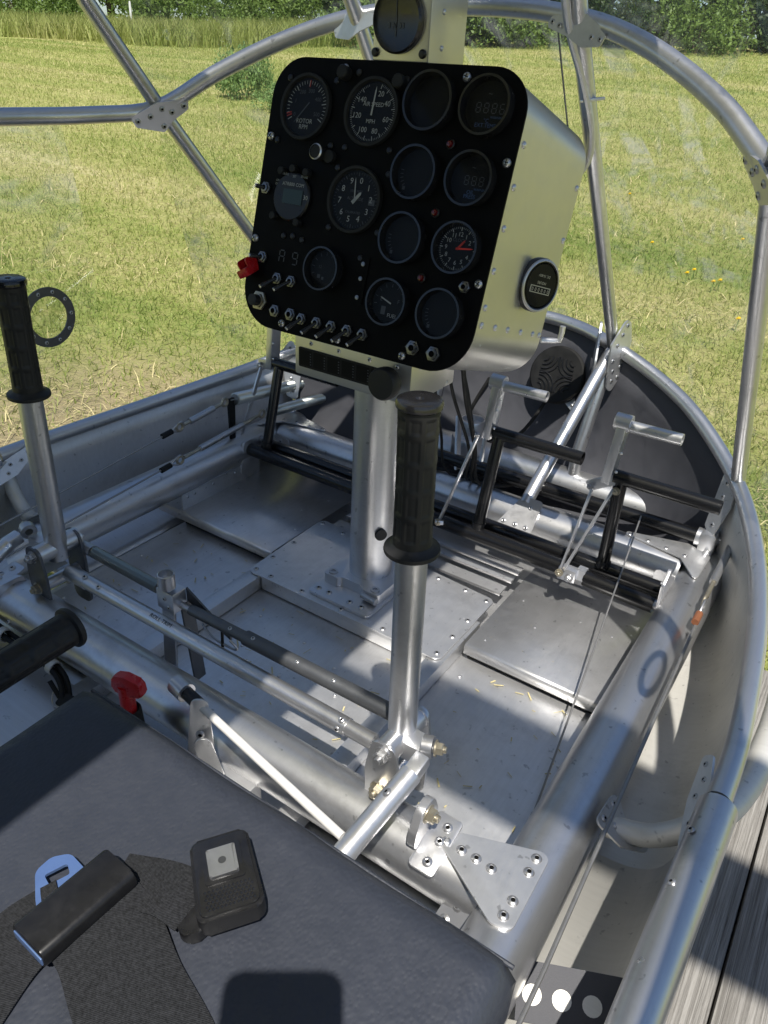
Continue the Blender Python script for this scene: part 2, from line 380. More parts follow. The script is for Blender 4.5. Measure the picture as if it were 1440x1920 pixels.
# ================================================================== the setting
def gz(x, y):
    d = x * GH.x + y * GH.y; s = x * GR.x + y * GR.y
    dd = np.clip(d - 2, 0, None); dd = np.where(dd > 40, 40 + (1 - np.exp(-(dd - 40) / 25.0)) * 18, dd)
    return -.42 + dd * (.069 + .016 * np.tanh(s / 9.0)) + .03 * np.sin(x * .55 + 1) * np.cos(y * .47) * np.clip((np.abs(d) + np.abs(s) - 3) / 6, 0, 1)
def mk_field():
    ds = np.concatenate([np.linspace(-400, -20, 12), np.linspace(-16, 60, 77), np.linspace(66, 200, 20), np.linspace(240, 900, 12)])
    ss = np.concatenate([np.linspace(-900, -80, 14), np.linspace(-70, 70, 90), np.linspace(80, 900, 14)])
    D, S = np.meshgrid(ds, ss, indexing='ij'); X = D * GH.x + S * GR.x; Y = D * GH.y + S * GR.y; Z = gz(X, Y)
    vs = np.stack([X, Y, Z], -1).reshape(-1, 3); m = len(ss)
    fs = [(i * m + j, i * m + j + 1, (i + 1) * m + j + 1, (i + 1) * m + j) for i in range(len(ds) - 1) for j in range(m - 1)]
    me = bpy.data.meshes.new('field'); me.from_pydata(vs.tolist(), [], fs); me.materials.append(MATS['field ground']); me.update()
    if me.polygons[0].normal.z < 0: me.flip_normals()
    me.polygons.foreach_set('use_smooth', [True] * len(me.polygons))
    tag(link('field', me), kind='structure')
mk_field()
def blades(name, X, Y, L, W, lean, mat):
    n = len(X); Z = gz(X, Y); a = rng.uniform(0, 2 * PI, n); b = rng.uniform(0, 2 * PI, n); ln = rng.uniform(.1, lean, n)
    base = np.stack([X, Y, Z - .004], -1); side = np.stack([np.cos(a), np.sin(a), np.zeros(n)], -1) * (W * .5)[:, None]
    dirv = np.stack([np.cos(b) * ln, np.sin(b) * ln, np.ones(n)], -1); dirv /= np.linalg.norm(dirv, axis=1)[:, None]
    bend = np.stack([np.cos(b), np.sin(b), -.35 * np.ones(n)], -1) * (L * ln * .45)[:, None]
    mid = base + dirv * (L * .55)[:, None]; tip = base + dirv * L[:, None] + bend
    vs = np.stack([base - side, base + side, mid + side * .7, mid - side * .7, tip], 1).reshape(-1, 3)
    k = np.arange(n) * 5; loops = np.stack([k, k + 1, k + 2, k, k + 2, k + 3, k + 3, k + 2, k + 4], 1).reshape(-1)
    me = bpy.data.meshes.new(name); me.vertices.add(5 * n); me.vertices.foreach_set('co', vs.reshape(-1).astype(np.float32))
    me.loops.add(9 * n); me.loops.foreach_set('vertex_index', loops.astype(np.int32)); me.polygons.add(3 * n)
    me.polygons.foreach_set('loop_start', (np.arange(3 * n) * 3).astype(np.int32)); me.update(calc_edges=True); me.materials.append(MATS[mat])
    return link(name, me)
def scatter(n, d0, d1, half, pw):
    r = (rng.uniform(d0 ** pw, d1 ** pw, n)) ** (1 / pw); t = rng.uniform(-half, half, n)
    X = .63 + r * (np.cos(t) * GH.x + np.sin(t) * GR.x); Y = r * (np.cos(t) * GH.y + np.sin(t) * GR.y)
    keep = ~((np.abs(X) < .72) & (Y < 1.75)) & ~((X > -.45) & (X < 2.5) & (Y < 1.3))
    return X[keep], Y[keep], r[keep]
X, Y, r_ = scatter(460000, 1.6, 34, R(44), .75)
bare = np.clip((np.hypot(X + 1.6, Y - 1.5) - .45) / .9, 0, 1); k = rng.uniform(0, 1, len(X)) < (.25 + .75 * bare); X, Y, r_ = X[k], Y[k], r_[k]
g1 = blades('grass', X, Y, rng.uniform(.028, .066, len(X)) * (1 + .012 * r_), rng.uniform(.0028, .0048, len(X)) * (1 + .10 * r_), 1.6, 'mown grass blades')
tag(g1, 'mown lawn grass with pale dry streaks across the field', 'grass', kind='stuff')
hx, hy, hr = scatter(150000, 2.0, 32, R(46), .7)
hd = (hx * GH.x + hy * GH.y); hs = hx * GR.x + hy * GR.y; ph = hd + .25 * np.sin(hs * .5 + 1) + .18 * np.sin(hs * 1.3); row_ = .5 + .5 * np.sin(ph * 2 * PI / 1.9); k = rng.uniform(0, 1, len(hx)) < .04 + .38 * row_ ** 3; hx, hy, hr = hx[k], hy[k], hr[k]
g3 = blades('hay', hx, hy, rng.uniform(.05, .11, len(hx)) * (1 + .01 * hr), rng.uniform(.0025, .0045, len(hx)) * (1 + .09 * hr), 5.0, 'dry hay'); tag(g3, 'dry cut hay lying in pale rows on the mown lawn', 'hay', kind='stuff')
n = 26000; t = rng.uniform(-R(40), R(3), n); r_ = rng.uniform(33, 43, n) + 3 * np.sin(t * 9)
X = r_ * (np.cos(t) * GH.x + np.sin(t) * GR.x); Y = r_ * (np.cos(t) * GH.y + np.sin(t) * GR.y)
g2 = blades('tall_grass', X, Y, rng.uniform(.45, 1.0, n), rng.uniform(.025, .05, n), .5, 'mown grass blades')
tag(g2, 'unmown tall pale grass along the far edge of the field', 'grass', kind='stuff')

def leaf_mesh(name, mat, n, shape, size, seed):
    rg = np.random.default_rng(seed); cl = shape(rg); c = cl[rg.integers(0, len(cl), n)]
    o = rg.normal(0, 1, (n, 3)); o /= np.linalg.norm(o, axis=1)[:, None]; p = c[:, :3] + o * (c[:, 3:4] * rg.uniform(.35, 1, (n, 1)))
    a = rg.normal(0, 1, (n, 3)); a /= np.linalg.norm(a, axis=1)[:, None]; b = np.cross(a, rg.normal(0, 1, (n, 3))); b /= np.linalg.norm(b, axis=1)[:, None]
    s = (size * rg.uniform(.6, 1.4, n))[:, None]
    vs = np.stack([p - a * s, p + b * s * .45, p + a * s, p - b * s * .45], 1).reshape(-1, 3); k = np.arange(n) * 4
    me = bpy.data.meshes.new(name); me.vertices.add(4 * n); me.vertices.foreach_set('co', vs.reshape(-1).astype(np.float32)); me.loops.add(4 * n)
    me.loops.foreach_set('vertex_index', np.arange(4 * n).astype(np.int32)); me.polygons.add(n); me.polygons.foreach_set('loop_start', k.astype(np.int32)); me.update(calc_edges=True)
    me.materials.append(MATS[mat]); return me
def crown_shape(h, lo, rad, ncl):
    def f(rg):
        z = rg.uniform(lo, h, ncl); q = (z - lo) / (h - lo); rr = rad * np.sqrt(np.clip(1 - (q * 1.05 - .35) ** 2 / .95, .05, 1)) * np.sqrt(rg.uniform(.05, 1, ncl)); t = rg.uniform(0, 2 * PI, ncl)
        return np.stack([rr * np.cos(t), rr * np.sin(t), z, rg.uniform(.35, .8, ncl) * rad / 3.2], -1)
    return f
def bush_shape(h, rad, ncl):
    def f(rg):
        t = rg.uniform(0, 2 * PI, ncl); q = np.sqrt(rg.uniform(0, 1, ncl)); z = h * rg.uniform(.12, .85, ncl) * (1 - .5 * q * q)
        return np.stack([rad * q * np.cos(t), rad * q * np.sin(t), z, rg.uniform(.16, .34, ncl) * h], -1)
    return f
def trunk_mesh(name, h, r, seed):
    rd = random.Random(seed); bm = bmesh.new(); top = V((rd.uniform(-.4, .4), rd.uniform(-.4, .4), h * .85))
    axis = [V((0, 0, -.3)), V((rd.uniform(-.1, .1), rd.uniform(-.1, .1), h * .25)), V((rd.uniform(-.25, .25), rd.uniform(-.25, .25), h * .55)), top]
    sweep(bm, axis, [r * 1.25, r, r * .6, r * .12], 8)
    for k in range(7):
        z = rd.uniform(.22, .75) * h; a = rd.uniform(0, 6.28); L = rd.uniform(.9, 2.1); s = axis[1].lerp(axis[2], min(1, max(0, (z / h - .25) / .3))); s = V((s.x, s.y, z))
        sweep(bm, [s, s + V((math.cos(a) * L * .5, math.sin(a) * L * .5, L * .35)), s + V((math.cos(a) * L, math.sin(a) * L, L * .9))], [r * .34, r * .2, r * .06], 6)
    return mesh_from(name, bm, 'bark', 60)
TREE = {}
for k, (mat, lo) in enumerate((('light leaves', 1.2), ('dark leaves', .9), ('dark leaves', 1.8))):
    h = (9.5, 11, 12)[k]; TREE[k] = (leaf_mesh('crown', mat, 9000, crown_shape(h, lo, 3.1, 150), .17, 20 + k), trunk_mesh('trunk', h, .17, 40 + k))
BUSH = {k: leaf_mesh('foliage', m, 3800, bush_shape(2.1, 1.7, 42), .085, 60 + k) for k, m in enumerate(('light leaves', 'dark leaves', 'weed leaves'))}
def fpos(deg, dist): # bearing from the view axis, right positive
    t = R(deg); x = .63 + dist * (math.cos(t) * GH.x + math.sin(t) * GR.x); y = dist * (math.cos(t) * GH.y + math.sin(t) * GR.y)
    return V((x, y, float(gz(np.array(x), np.array(y)))))
def tree(kind, deg, dist, s, label, group):
    p = fpos(deg, dist); t = thing('broadleaf_tree', label, 'tree', p, group); M = Matrix.Translation(p) @ Matrix.Rotation(random.uniform(0, 6.28), 4, 'Z') @ Matrix.Scale(s, 4)
    link('crown', TREE[kind][0], t, M); link('trunk', TREE[kind][1], t, M)
def bush(kind, deg, dist, s, label, group, sz=1.0, name='shrub', cat='shrub'):
    p = fpos(deg, dist); t = thing(name, label, cat, p, group); M = Matrix.Translation(p) @ Matrix.Rotation(random.uniform(0, 6.28), 4, 'Z') @ Matrix.Diagonal((s, s, s * sz, 1))
    link('foliage', BUSH[kind], t, M)
    bm = bmesh.new()
    for q in range(4): a = random.uniform(0, 6.28); sweep(bm, [V((0, 0, -.1)), V((math.cos(a) * .3, math.sin(a) * .3, .7)), V((math.cos(a) * .7, math.sin(a) * .7, 1.3))], [.035, .022, .008], 6)
    link('stem', mesh_from('stem', bm, 'bark', 60), t, M)
gL = 'light green trees beyond the tall grass'; gD = 'dark trees of the wood at the right field edge'; gB = 'shrubs along the wood edge'
ORD = ['first', 'second', 'third', 'fourth', 'fifth', 'sixth', 'seventh', 'eighth', 'ninth', 'tenth', 'eleventh', 'twelfth', 'thirteenth']
def row(degs, side):
    inside = [d for d in degs if abs(d) <= 27.5]; out = [d for d in degs if abs(d) > 27.5]
    return [(d, ORD[inside.index(d)] + ' from the left' if d in inside else ('just' if out.index(d) == (len(out) - 1 if side == 'left' else 0) else 'farther' if out.index(d) % 2 == (0 if side == 'left' else 1) else 'farthest') + ' past the %s picture edge' % side) for d in degs]
for i, (dg, wh) in enumerate(row((-34, -29.5, -26, -22, -18.5, -15, -11, -7.5, -4), 'left')):
    tree(0 if i % 3 else 1, dg + random.uniform(-.6, .6), 47 + (i * 7 % 11), random.uniform(.85, 1.15), 'tree beyond the tall grass left of the console, ' + wh, gL)
for i, (dg, wh) in enumerate(row((-1, 2.5, 6, 9, 12, 15, 18, 21, 24.5, 28, 32, 37), 'right')):
    tree(1 + i % 2, dg + random.uniform(-.5, .5), 35 + (i * 5 % 9), random.uniform(.9, 1.2), 'dark tree of the wood right of the console, ' + wh, gD)
for i, (dg, wh) in enumerate(row((-33, -27, -24, -20.5, -17, -13, -9.5, -6), 'left')):
    bush(0, dg + random.uniform(-.8, .8), 43.5 + (i % 3), random.uniform(.9, 1.35), 'sunlit shrub behind the tall grass left of the console, ' + wh, gB)
for i, (dg, wh) in enumerate(row((-2, .5, 3, 5.2, 7.5, 10, 12.5, 15, 17.5, 20.5, 23.5, 27, 31), 'right')):
    bush(1 if i % 4 else 0, dg + random.uniform(-.4, .4), 31.5 + (i * 3 % 4), random.uniform(.8, 1.3), 'leafy shrub under the trees of the right hand wood, ' + wh, gB)
bush(2, -10.6, 14.2, .27, 'tall green weed clump standing alone in the mown field near the curved frame tube', None, 1.5, 'weed_clump', 'weeds')
bush(2, -8.2, 12.6, .24, 'low green weed clump in the mown field under the curved frame tube', None, .8, 'weed_clump', 'weeds')
# fence post far left
p = fpos(-17.5, 41); tag(lathe('fence_post', [(0, 0), (.05, 0), (.05, 1.2), (.035, 1.28), (0, 1.3)], Matrix.Translation(p), 'white paint', None, 10), 'thin white post standing at the far edge of the field', 'post')
# dandelions
def dandelion(deg, dist, wh):
    p = fpos(deg, dist); t = thing('dandelion', 'yellow dandelion flower in the lawn right of the console, ' + wh + ' from the left', 'flower', p, 'dandelions in the lawn')
    tube('stalk', [p, p + V((.004, .003, .07))], .002, 'weed leaves', t, 6)
    bm = bmesh.new()
    for q in range(14):
        a = q * 2.4; lathe_bm(bm, [(0, 0), (.006, .001), (.0075, .004), (0, .006)], Matrix.Translation(p + V((math.cos(a) * .008 * (q / 14), math.sin(a) * .008 * (q / 14), .068 + .004 * (q % 3)))), 6)
    link('flower_head', mesh_from('flower_head', bm, 'dandelion yellow', 60), t)
for i, (dg, ds) in enumerate(((15.5, 7.5), (17.6, 5.9), (20.3, 5.25), (20.7, 5.35), (22.1, 5.15), (22.5, 5.2), (23.2, 6.4), (24.3, 4.5), (24.8, 5.9))): dandelion(dg, ds, ORD[i])

# wooden deck under the right side
dk = thing('wooden_deck', 'weathered grey wooden plank deck under the helicopter', 'deck', (1.0, 0, -.42))
x = -.42
for i in range(14):
    wd = .19; z = -.155 + random.uniform(-.004, .004); bm = bmesh.new()
    box_bm(bm, (wd, 3.4, .04), Matrix.Translation((x + wd / 2, -.30 + random.uniform(-.015, .015), z - .02)) @ Matrix.Rotation(random.uniform(-.004, .004), 4, 'Y'), .004)
    link('plank', mesh_from('plank', bm, 'weathered wood', 40), dk); x += wd + random.uniform(.0015, .003)
for yy in (-1.7, -.4, .9): box('joist', (.95, yy, -.305), (2.7, .09, .21), 'weathered wood', dk, .004)

# ================================================================== helicopter cabin
cab = thing('helicopter_cabin', 'open aluminium tube cabin of a small helicopter with clear canopy', 'helicopter', (0, .6, -.1))
AT = 'aluminium tube'
for s in (-1, 1):
    tube('longeron', [(s * .51, -.7, .06), (s * .51, .4, .06), (s * .51, 1.20, .06), (s * .51, 1.47, .0605)], .039, AT, cab, 28)
for y, r, e in ((.505, .038, .475), (1.28, .040, .475), (1.475, .040, .512)):
    tube('cross_tube', [(-e, y, .06), (e, y, .06)], r, AT, cab, 28)
RIM = [(0, 1.605, .38), (.10, 1.592, .376), (.19, 1.55, .365), (.30, 1.51, .335), (.40, 1.45, .30), (.51, 1.345, .243), (.58, 1.2, .207), (.627, 1.0, .187), (.65, .785, .18), (.652, .665, .18)]
rimpts = [(-a, b, c) for a, b, c in RIM[:0:-1]] + RIM
tube('rim_tube', rimpts, .0135, AT, cab, 16, 5)
for s in (-1, 1):
    tube('sill_tube', [(s * .654, .66, .175), (s * .648, .4, .178), (s * .635, -.7, .18)], .0205, AT, cab, 18)
    # door frame tube hooking in at the sill
    if s > 0: tube('door_frame_tube', [(s * .660, .688, .145), (s * .668, .712, .143), (s * .678, .765, .142), (s * .683, .83, .142), (s * .684, .90, .144), (s * .678, 1.0, .152), (s * .664, 1.10, .165)], .0165, 'dull skin', cab, 16, 6)
    tube('sill_bracket_tube', [(s * .555, .655, .075), (s * .60, .662, .085), (s * .635, .668, .12), (s * .65, .67, .165)], .0135, 'dull skin', cab, 14, 5)
BOW = [(0, 1.15, .923), (.10, 1.147, .919), (.19, 1.131, .906), (.26, 1.11, .887), (.33, 1.077, .858), (.403, 1.031, .817), (.475, .968, .764), (.52, .87, .752), (.56, .70, .748), (.58, .2, .745), (.56, -.35, .742), (.497, -.70, .74)]
bowpts = [(-a, b, c) for a, b, c in BOW[:0:-1]] + [(a + .010 * max(0, (a - .3) / .17), b, c) for a, b, c in BOW[:7]] + [(.53, .915, .757), (.60, .86, .752), (.74, .72, .75), (.82, .40, .75), (.80, -.20, .745), (.68, -.58, .742), (.50, -.70, .74)]
tube('canopy_bow', bowpts, .0128, AT, cab, 16, 5)
ROOFZ = 1.2
for s in (-1, 1):
    tube('windshield_post', [(s * .19, 1.545, .37), (s * .186, 1.37, .59), (s * .180, 1.128, .895), (s * .172, 1.03 if s > 0 else .86, 1.06 if s > 0 else 1.215), (s * .172, 1.02 if s > 0 else .85, 1.217)], .0122, AT, cab, 16)
    tube('side_post', [(s * .515, 1.338, .247) if s > 0 else (-.46, 1.405, .285), (s * (.475 if s < 0 else .486), .972, .765), (s * (.474 if s < 0 else .50), .85, .905), (s * .43, .68, 1.21)], .0122, AT, cab, 16)
    tube('nose_strut', [(s * .19, 1.54, .355), (s * .163, 1.31, .135), (s * .160, 1.27, .10)], .0135, AT, cab, 16)
    tube('nose_strut', [(s * .19, 1.535, .335), (s * .183, 1.475, .15), (s * .183, 1.47, .09)], .0135, AT, cab, 16)
    tube('roof_rail', [(s * .41, .83, 1.203), (s * .412, -.75, 1.203)], .014, AT, cab, 14)
    tube('rear_post', [(s * .41, -.72, 1.2), (s * .50, -.70, .6), (s * .51, -.68, .07)], .015, AT, cab, 14)
# roof and rotor
roofpts = rpoly([(-.412, -.75), (.412, -.75), (.412, .92), (.33, 1.04), (.05, 1.05), (-.02, .85), (-.412, .84)], [.05, .05, .03, .03, .03, .03, .03])  # right front lobe added to the roof outline to shade the console housing
plate('roof_with_shade_lobe', roofpts, .004, Matrix.Translation((0, 0, 1.218)), 'white paint', cab)
mast = thing('main_rotor', 'helicopter main rotor with long flat blades above the cabin', 'rotor', (0, -.2, 1.22))
tube('mast', [(0, -.2, 1.22), (0, -.2, 2.3)], .035, 'zinc steel', mast, 16); lathe('hub', [(0, -.05), (.06, -.05), (.075, 0), (.06, .05), (0, .05)], Matrix.Translation((0, -.2, 2.22)), 'machined aluminium', mast)
def blade(s):
    bm = bmesh.new(); prof = [(-.10, 0), (-.05, .014), (0, .016), (.05, .010), (.10, 0), (.05, -.004), (0, -.008), (-.05, -.007)]
    rings = [[bm.verts.new((s * x_, -.2 + py * k_, 2.22 + pz)) for py, pz in prof] for x_, k_ in ((.84, 1), (1.5, 1), (3.8, 1), (4.0, .8))]
    for a, b in zip(rings, rings[1:]):
        for k in range(8): bm.faces.new((a[k], a[(k + 1) % 8], b[(k + 1) % 8], b[k]))
    bm.faces.new(rings[0]); bm.faces.new(rings[-1]); bmesh.ops.recalc_face_normals(bm, faces=bm.faces[:])
    link('blade', mesh_from('blade', bm, 'white paint', 40), mast); bar('blade_grip', (s * .06, -.2, 2.22), (s * .90, -.2, 2.22), .05, .012, 'zinc steel', mast)
blade(1); blade(-1)

box('rear_bulkhead', (0, -.735, .60), (.98, .012, 1.19), 'nose grey', cab, .002)
for s in (-1, 1):
    o = thing('cockpit_seat', 'upright dark vinyl ' + ('right' if s > 0 else 'left') + ' seat at the rear wall of the cabin', 'seat', (s * .27, -.52, .26))
    box('back_cushion', None, (.42, .09, .66), 'seat vinyl', o, .03, Matrix.Translation((s * .27, -.56, .60)) @ Matrix.Rotation(R(12), 4, 'X'))
    bar('back_bracket', (s * .27, -.62, .50), (s * .27, -.731, .50), .06, .02, AT, o)
# skins: bowl under the rim
def shell(name, idx, mat, botf, nz=11, ex=1.0):
    top = spline(rimpts, 5); top = [p for p in top if idx(p)]; bm = bmesh.new(); rows = []
    for p in top:
        b = botf(p); row = []
        for k in range(nz + 1):
            t = k / nz * PI / 2; h = 1 - max(0, math.cos(t)) ** ex; v = math.sin(t) ** ex
            row.append(bm.verts.new((p.x + (b[0] - p.x) * h, p.y + (b[1] - p.y) * h, p.z - .004 + (b[2] - p.z + .004) * v)))
        rows.append(row)
    for a, b in zip(rows, rows[1:]):
        for k in range(nz): bm.faces.new((a[k], b[k], b[k + 1], a[k + 1]))
    bmesh.ops.recalc_face_normals(bm, faces=bm.faces[:])
    o = link(name, mesh_from(name, bm, mat, 60), cab); md = o.modifiers.new('thickness', 'SOLIDIFY'); md.thickness = .003; md.offset = 0; return o
shell('nose_skin', lambda p: p.y > 1.325, 'nose grey', lambda p: (p.x * .74, 1.32 + (p.y - 1.33) * .10, -.035), ex=.86)
shell('side_skin', lambda p: p.x > 0 and p.y < 1.36, 'dull skin', lambda p: (.50, p.y, -.005), ex=.45)
shell('side_skin', lambda p: p.x < 0 and p.y < 1.36, 'aluminium sheet', lambda p: (-.50, p.y, -.045), ex=.8)
for s in (-1, 1):
    bm = bmesh.new(); rows = []
    for y in (.67, .3, -.3, -.7):
        row = []
        for k in range(12):
            t = k / 11 * PI / 2; row.append(bm.verts.new((s * (.638 - (.638 - .50) * (1 - max(0, math.cos(t)) ** .5)), y, .172 - .172 * math.sin(t) ** .45)))
        rows.append(row)
    for a, b in zip(rows, rows[1:]):
        for k in range(11): bm.faces.new((a[k], b[k], b[k + 1], a[k + 1]))
    bmesh.ops.recalc_face_normals(bm, faces=bm.faces[:])
    o = link('side_skin', mesh_from('side_skin', bm, 'dull skin', 60), cab); md = o.modifiers.new('thickness', 'SOLIDIFY'); md.thickness = .003; md.offset = 0
    rivets(o, [(s * .637, y, .192) for y in (.60, .53, .44, .35, .27)], (-s * .6, 0, .8), .7)
box('belly_pan', (0, .42, -.052), (1.02, 2.2, .012), 'aluminium sheet', cab, .002)
plate('nose_floor', [(p[0], p[1]) for p in [(-.50, 1.33), (.50, 1.33), (.44, 1.40), (.34, 1.44), (.16, 1.47), (0, 1.50), (-.16, 1.47), (-.34, 1.44), (-.44, 1.40)]], .006, Matrix.Translation((0, 0, -.045)), 'nose grey', cab)
for s in (-1, 1): tube('skid_tube', [(s * .36, -1.6, -.122), (s * .36, .5, -.122), (s * .36, 1.25, -.118), (s * .36, 1.5, -.075)], .03, AT, cab, 14, 4)
# floor sheets
Zf = -.030
for s in (-1, 1):
    o = box('floor_sheet', (s * .345, .885, Zf - .006), (.27, .73, .010), 'scuffed sheet', cab, .001)
    box('panel_light_stop', (s * .345, 1.228, -.018), (.25, .003, .022), 'scuffed sheet', cab, .0005)  # unseen wall added to keep light out of the cavity under the panel
    rivets(o, [(s * x_, y_, Zf - .0005) for x_, y_ in ((.24, .58), (.24, .74), (.24, .88), (.45, .62), (.45, .8))], s=.55, me=ME_DOME)
o = box('floor_sheet', (0, .70, Zf - .006), (.372, .52, .010), 'scuffed sheet', cab, .001)
rivets(o, [(x_, y_, Zf - .0005) for x_, y_ in ((-.13, .80), (-.02, .79), (.06, .77), (-.10, .72), (0, .70), (.10, .72))], s=.55, me=ME_DOME)
box('floor_sheet', (0, .065, Zf - .006), (.96, .81, .010), 'aluminium sheet', cab, .001)
for s in (-1, 1):
    bx = bmesh.new(); box_bm(bx, (.030, .55, .029), Matrix.Translation((s * .2005, .72, -.0155)), .0012)
    link('keel_rail', mesh_from('keel_rail', bx, 'aluminium sheet', 40), cab)
box('keel_wall', (0, .864, -.0155), (.366, .004, .027), 'aluminium sheet', cab, .0008)
o = plate('keel_plate', rpoly([(-.214, .858), (.209, .858), (.209, 1.064), (-.218, 1.094)], .014), .003, Matrix.Translation((0, 0, .0005)), 'scuffed sheet', cab)
rivets(o, [(-.203, .870, .0035), (-.165, .869, .0035), (-.09, .868, .0035), (0, .868, .0035), (.09, .869, .0035), (.150, .869, .0035), (.197, .872, .0035), (.197, .925, .0035), (.197, .98, .0035), (.197, 1.052, .0035), (.15, 1.058, .0035), (.09, 1.06, .0035), (-.205, .92, .0035), (-.206, .985, .0035), (-.207, 1.08, .0035), (-.15, 1.075, .0035)], s=.85)
# raised panels in front
def raised(x0, x1, y0, y1, zt, nm='raised_floor_panel'):
    bm = bmesh.new(); prof = [(y1, zt), (y0 + .0045, zt), (y0 + .0018, zt - .0008), (y0 + .0003, zt - .003), (y0, zt - .017)]
    a = [bm.verts.new((x0, y, z)) for y, z in prof]; b = [bm.verts.new((x1, y, z)) for y, z in prof]
    for k in range(len(prof) - 1): bm.faces.new((a[k], b[k], b[k + 1], a[k + 1]))
    bmesh.ops.recalc_face_normals(bm, faces=bm.faces[:])
    o = link(nm, mesh_from(nm, bm, 'scuffed sheet', 50), cab); md = o.modifiers.new('thickness', 'SOLIDIFY'); md.thickness = .0022; md.offset = -1; return o
for x0_, x1_, y0_ in ((.226, .462, .925), (-.474, -.226, .935)): box('panel_gap_shade', ((x0_ + x1_) / 2, y0_ + .010, -.0175), (x1_ - x0_, .008, .026), 'matt black', cab, .001)  # black strips added under the panels, standing for shade in the open gap
o = raised(.222, .468, .925, 1.215, -.0015); rivets(o, [(.245, .955, -.001), (.25, 1.10, -.001), (.36, 1.105, -.001), (.30, 1.04, -.001), (.42, 1.10, -.001)], s=.6, me=ME_DOME)
o = raised(-.545, -.222, .935, 1.23, -.0015); rivets(o, [(-.46, 1.15, -.001), (-.36, 1.14, -.001), (-.28, 1.10, -.001), (-.26, 1.17, -.001), (-.24, 1.03, -.001)], s=.6, me=ME_DOME)
M = frame((-.478, 1.06, .022), (1, 0, 0), (0, 1, 0)); o = plate('panel_flange', rpoly([(-.12, -.024), (.12, -.024), (.12, .016), (-.12, .016)], .004), .003, M, 'scuffed sheet', cab)
rivets(o, [(-.4748, y, .028) for y in (.955, .975, 1.03, 1.10, 1.165)], (1, 0, 0), .6)
bar('panel_edge_strip', (.470, .93, .004), (.470, 1.19, .004), .004, .02, 'scuffed sheet', cab, (0, 0, 1))
rivets(cab, [(.470, y, .016) for y in (.95, .98, 1.03, 1.10)], (0, 0, 1), .55)
for y_, w_ in ((1.12, .03), (1.165, .02), (1.20, .025)): box('floor_slat', (0, y_, -.012), (.40, w_, .006), 'aluminium sheet', cab, .001)
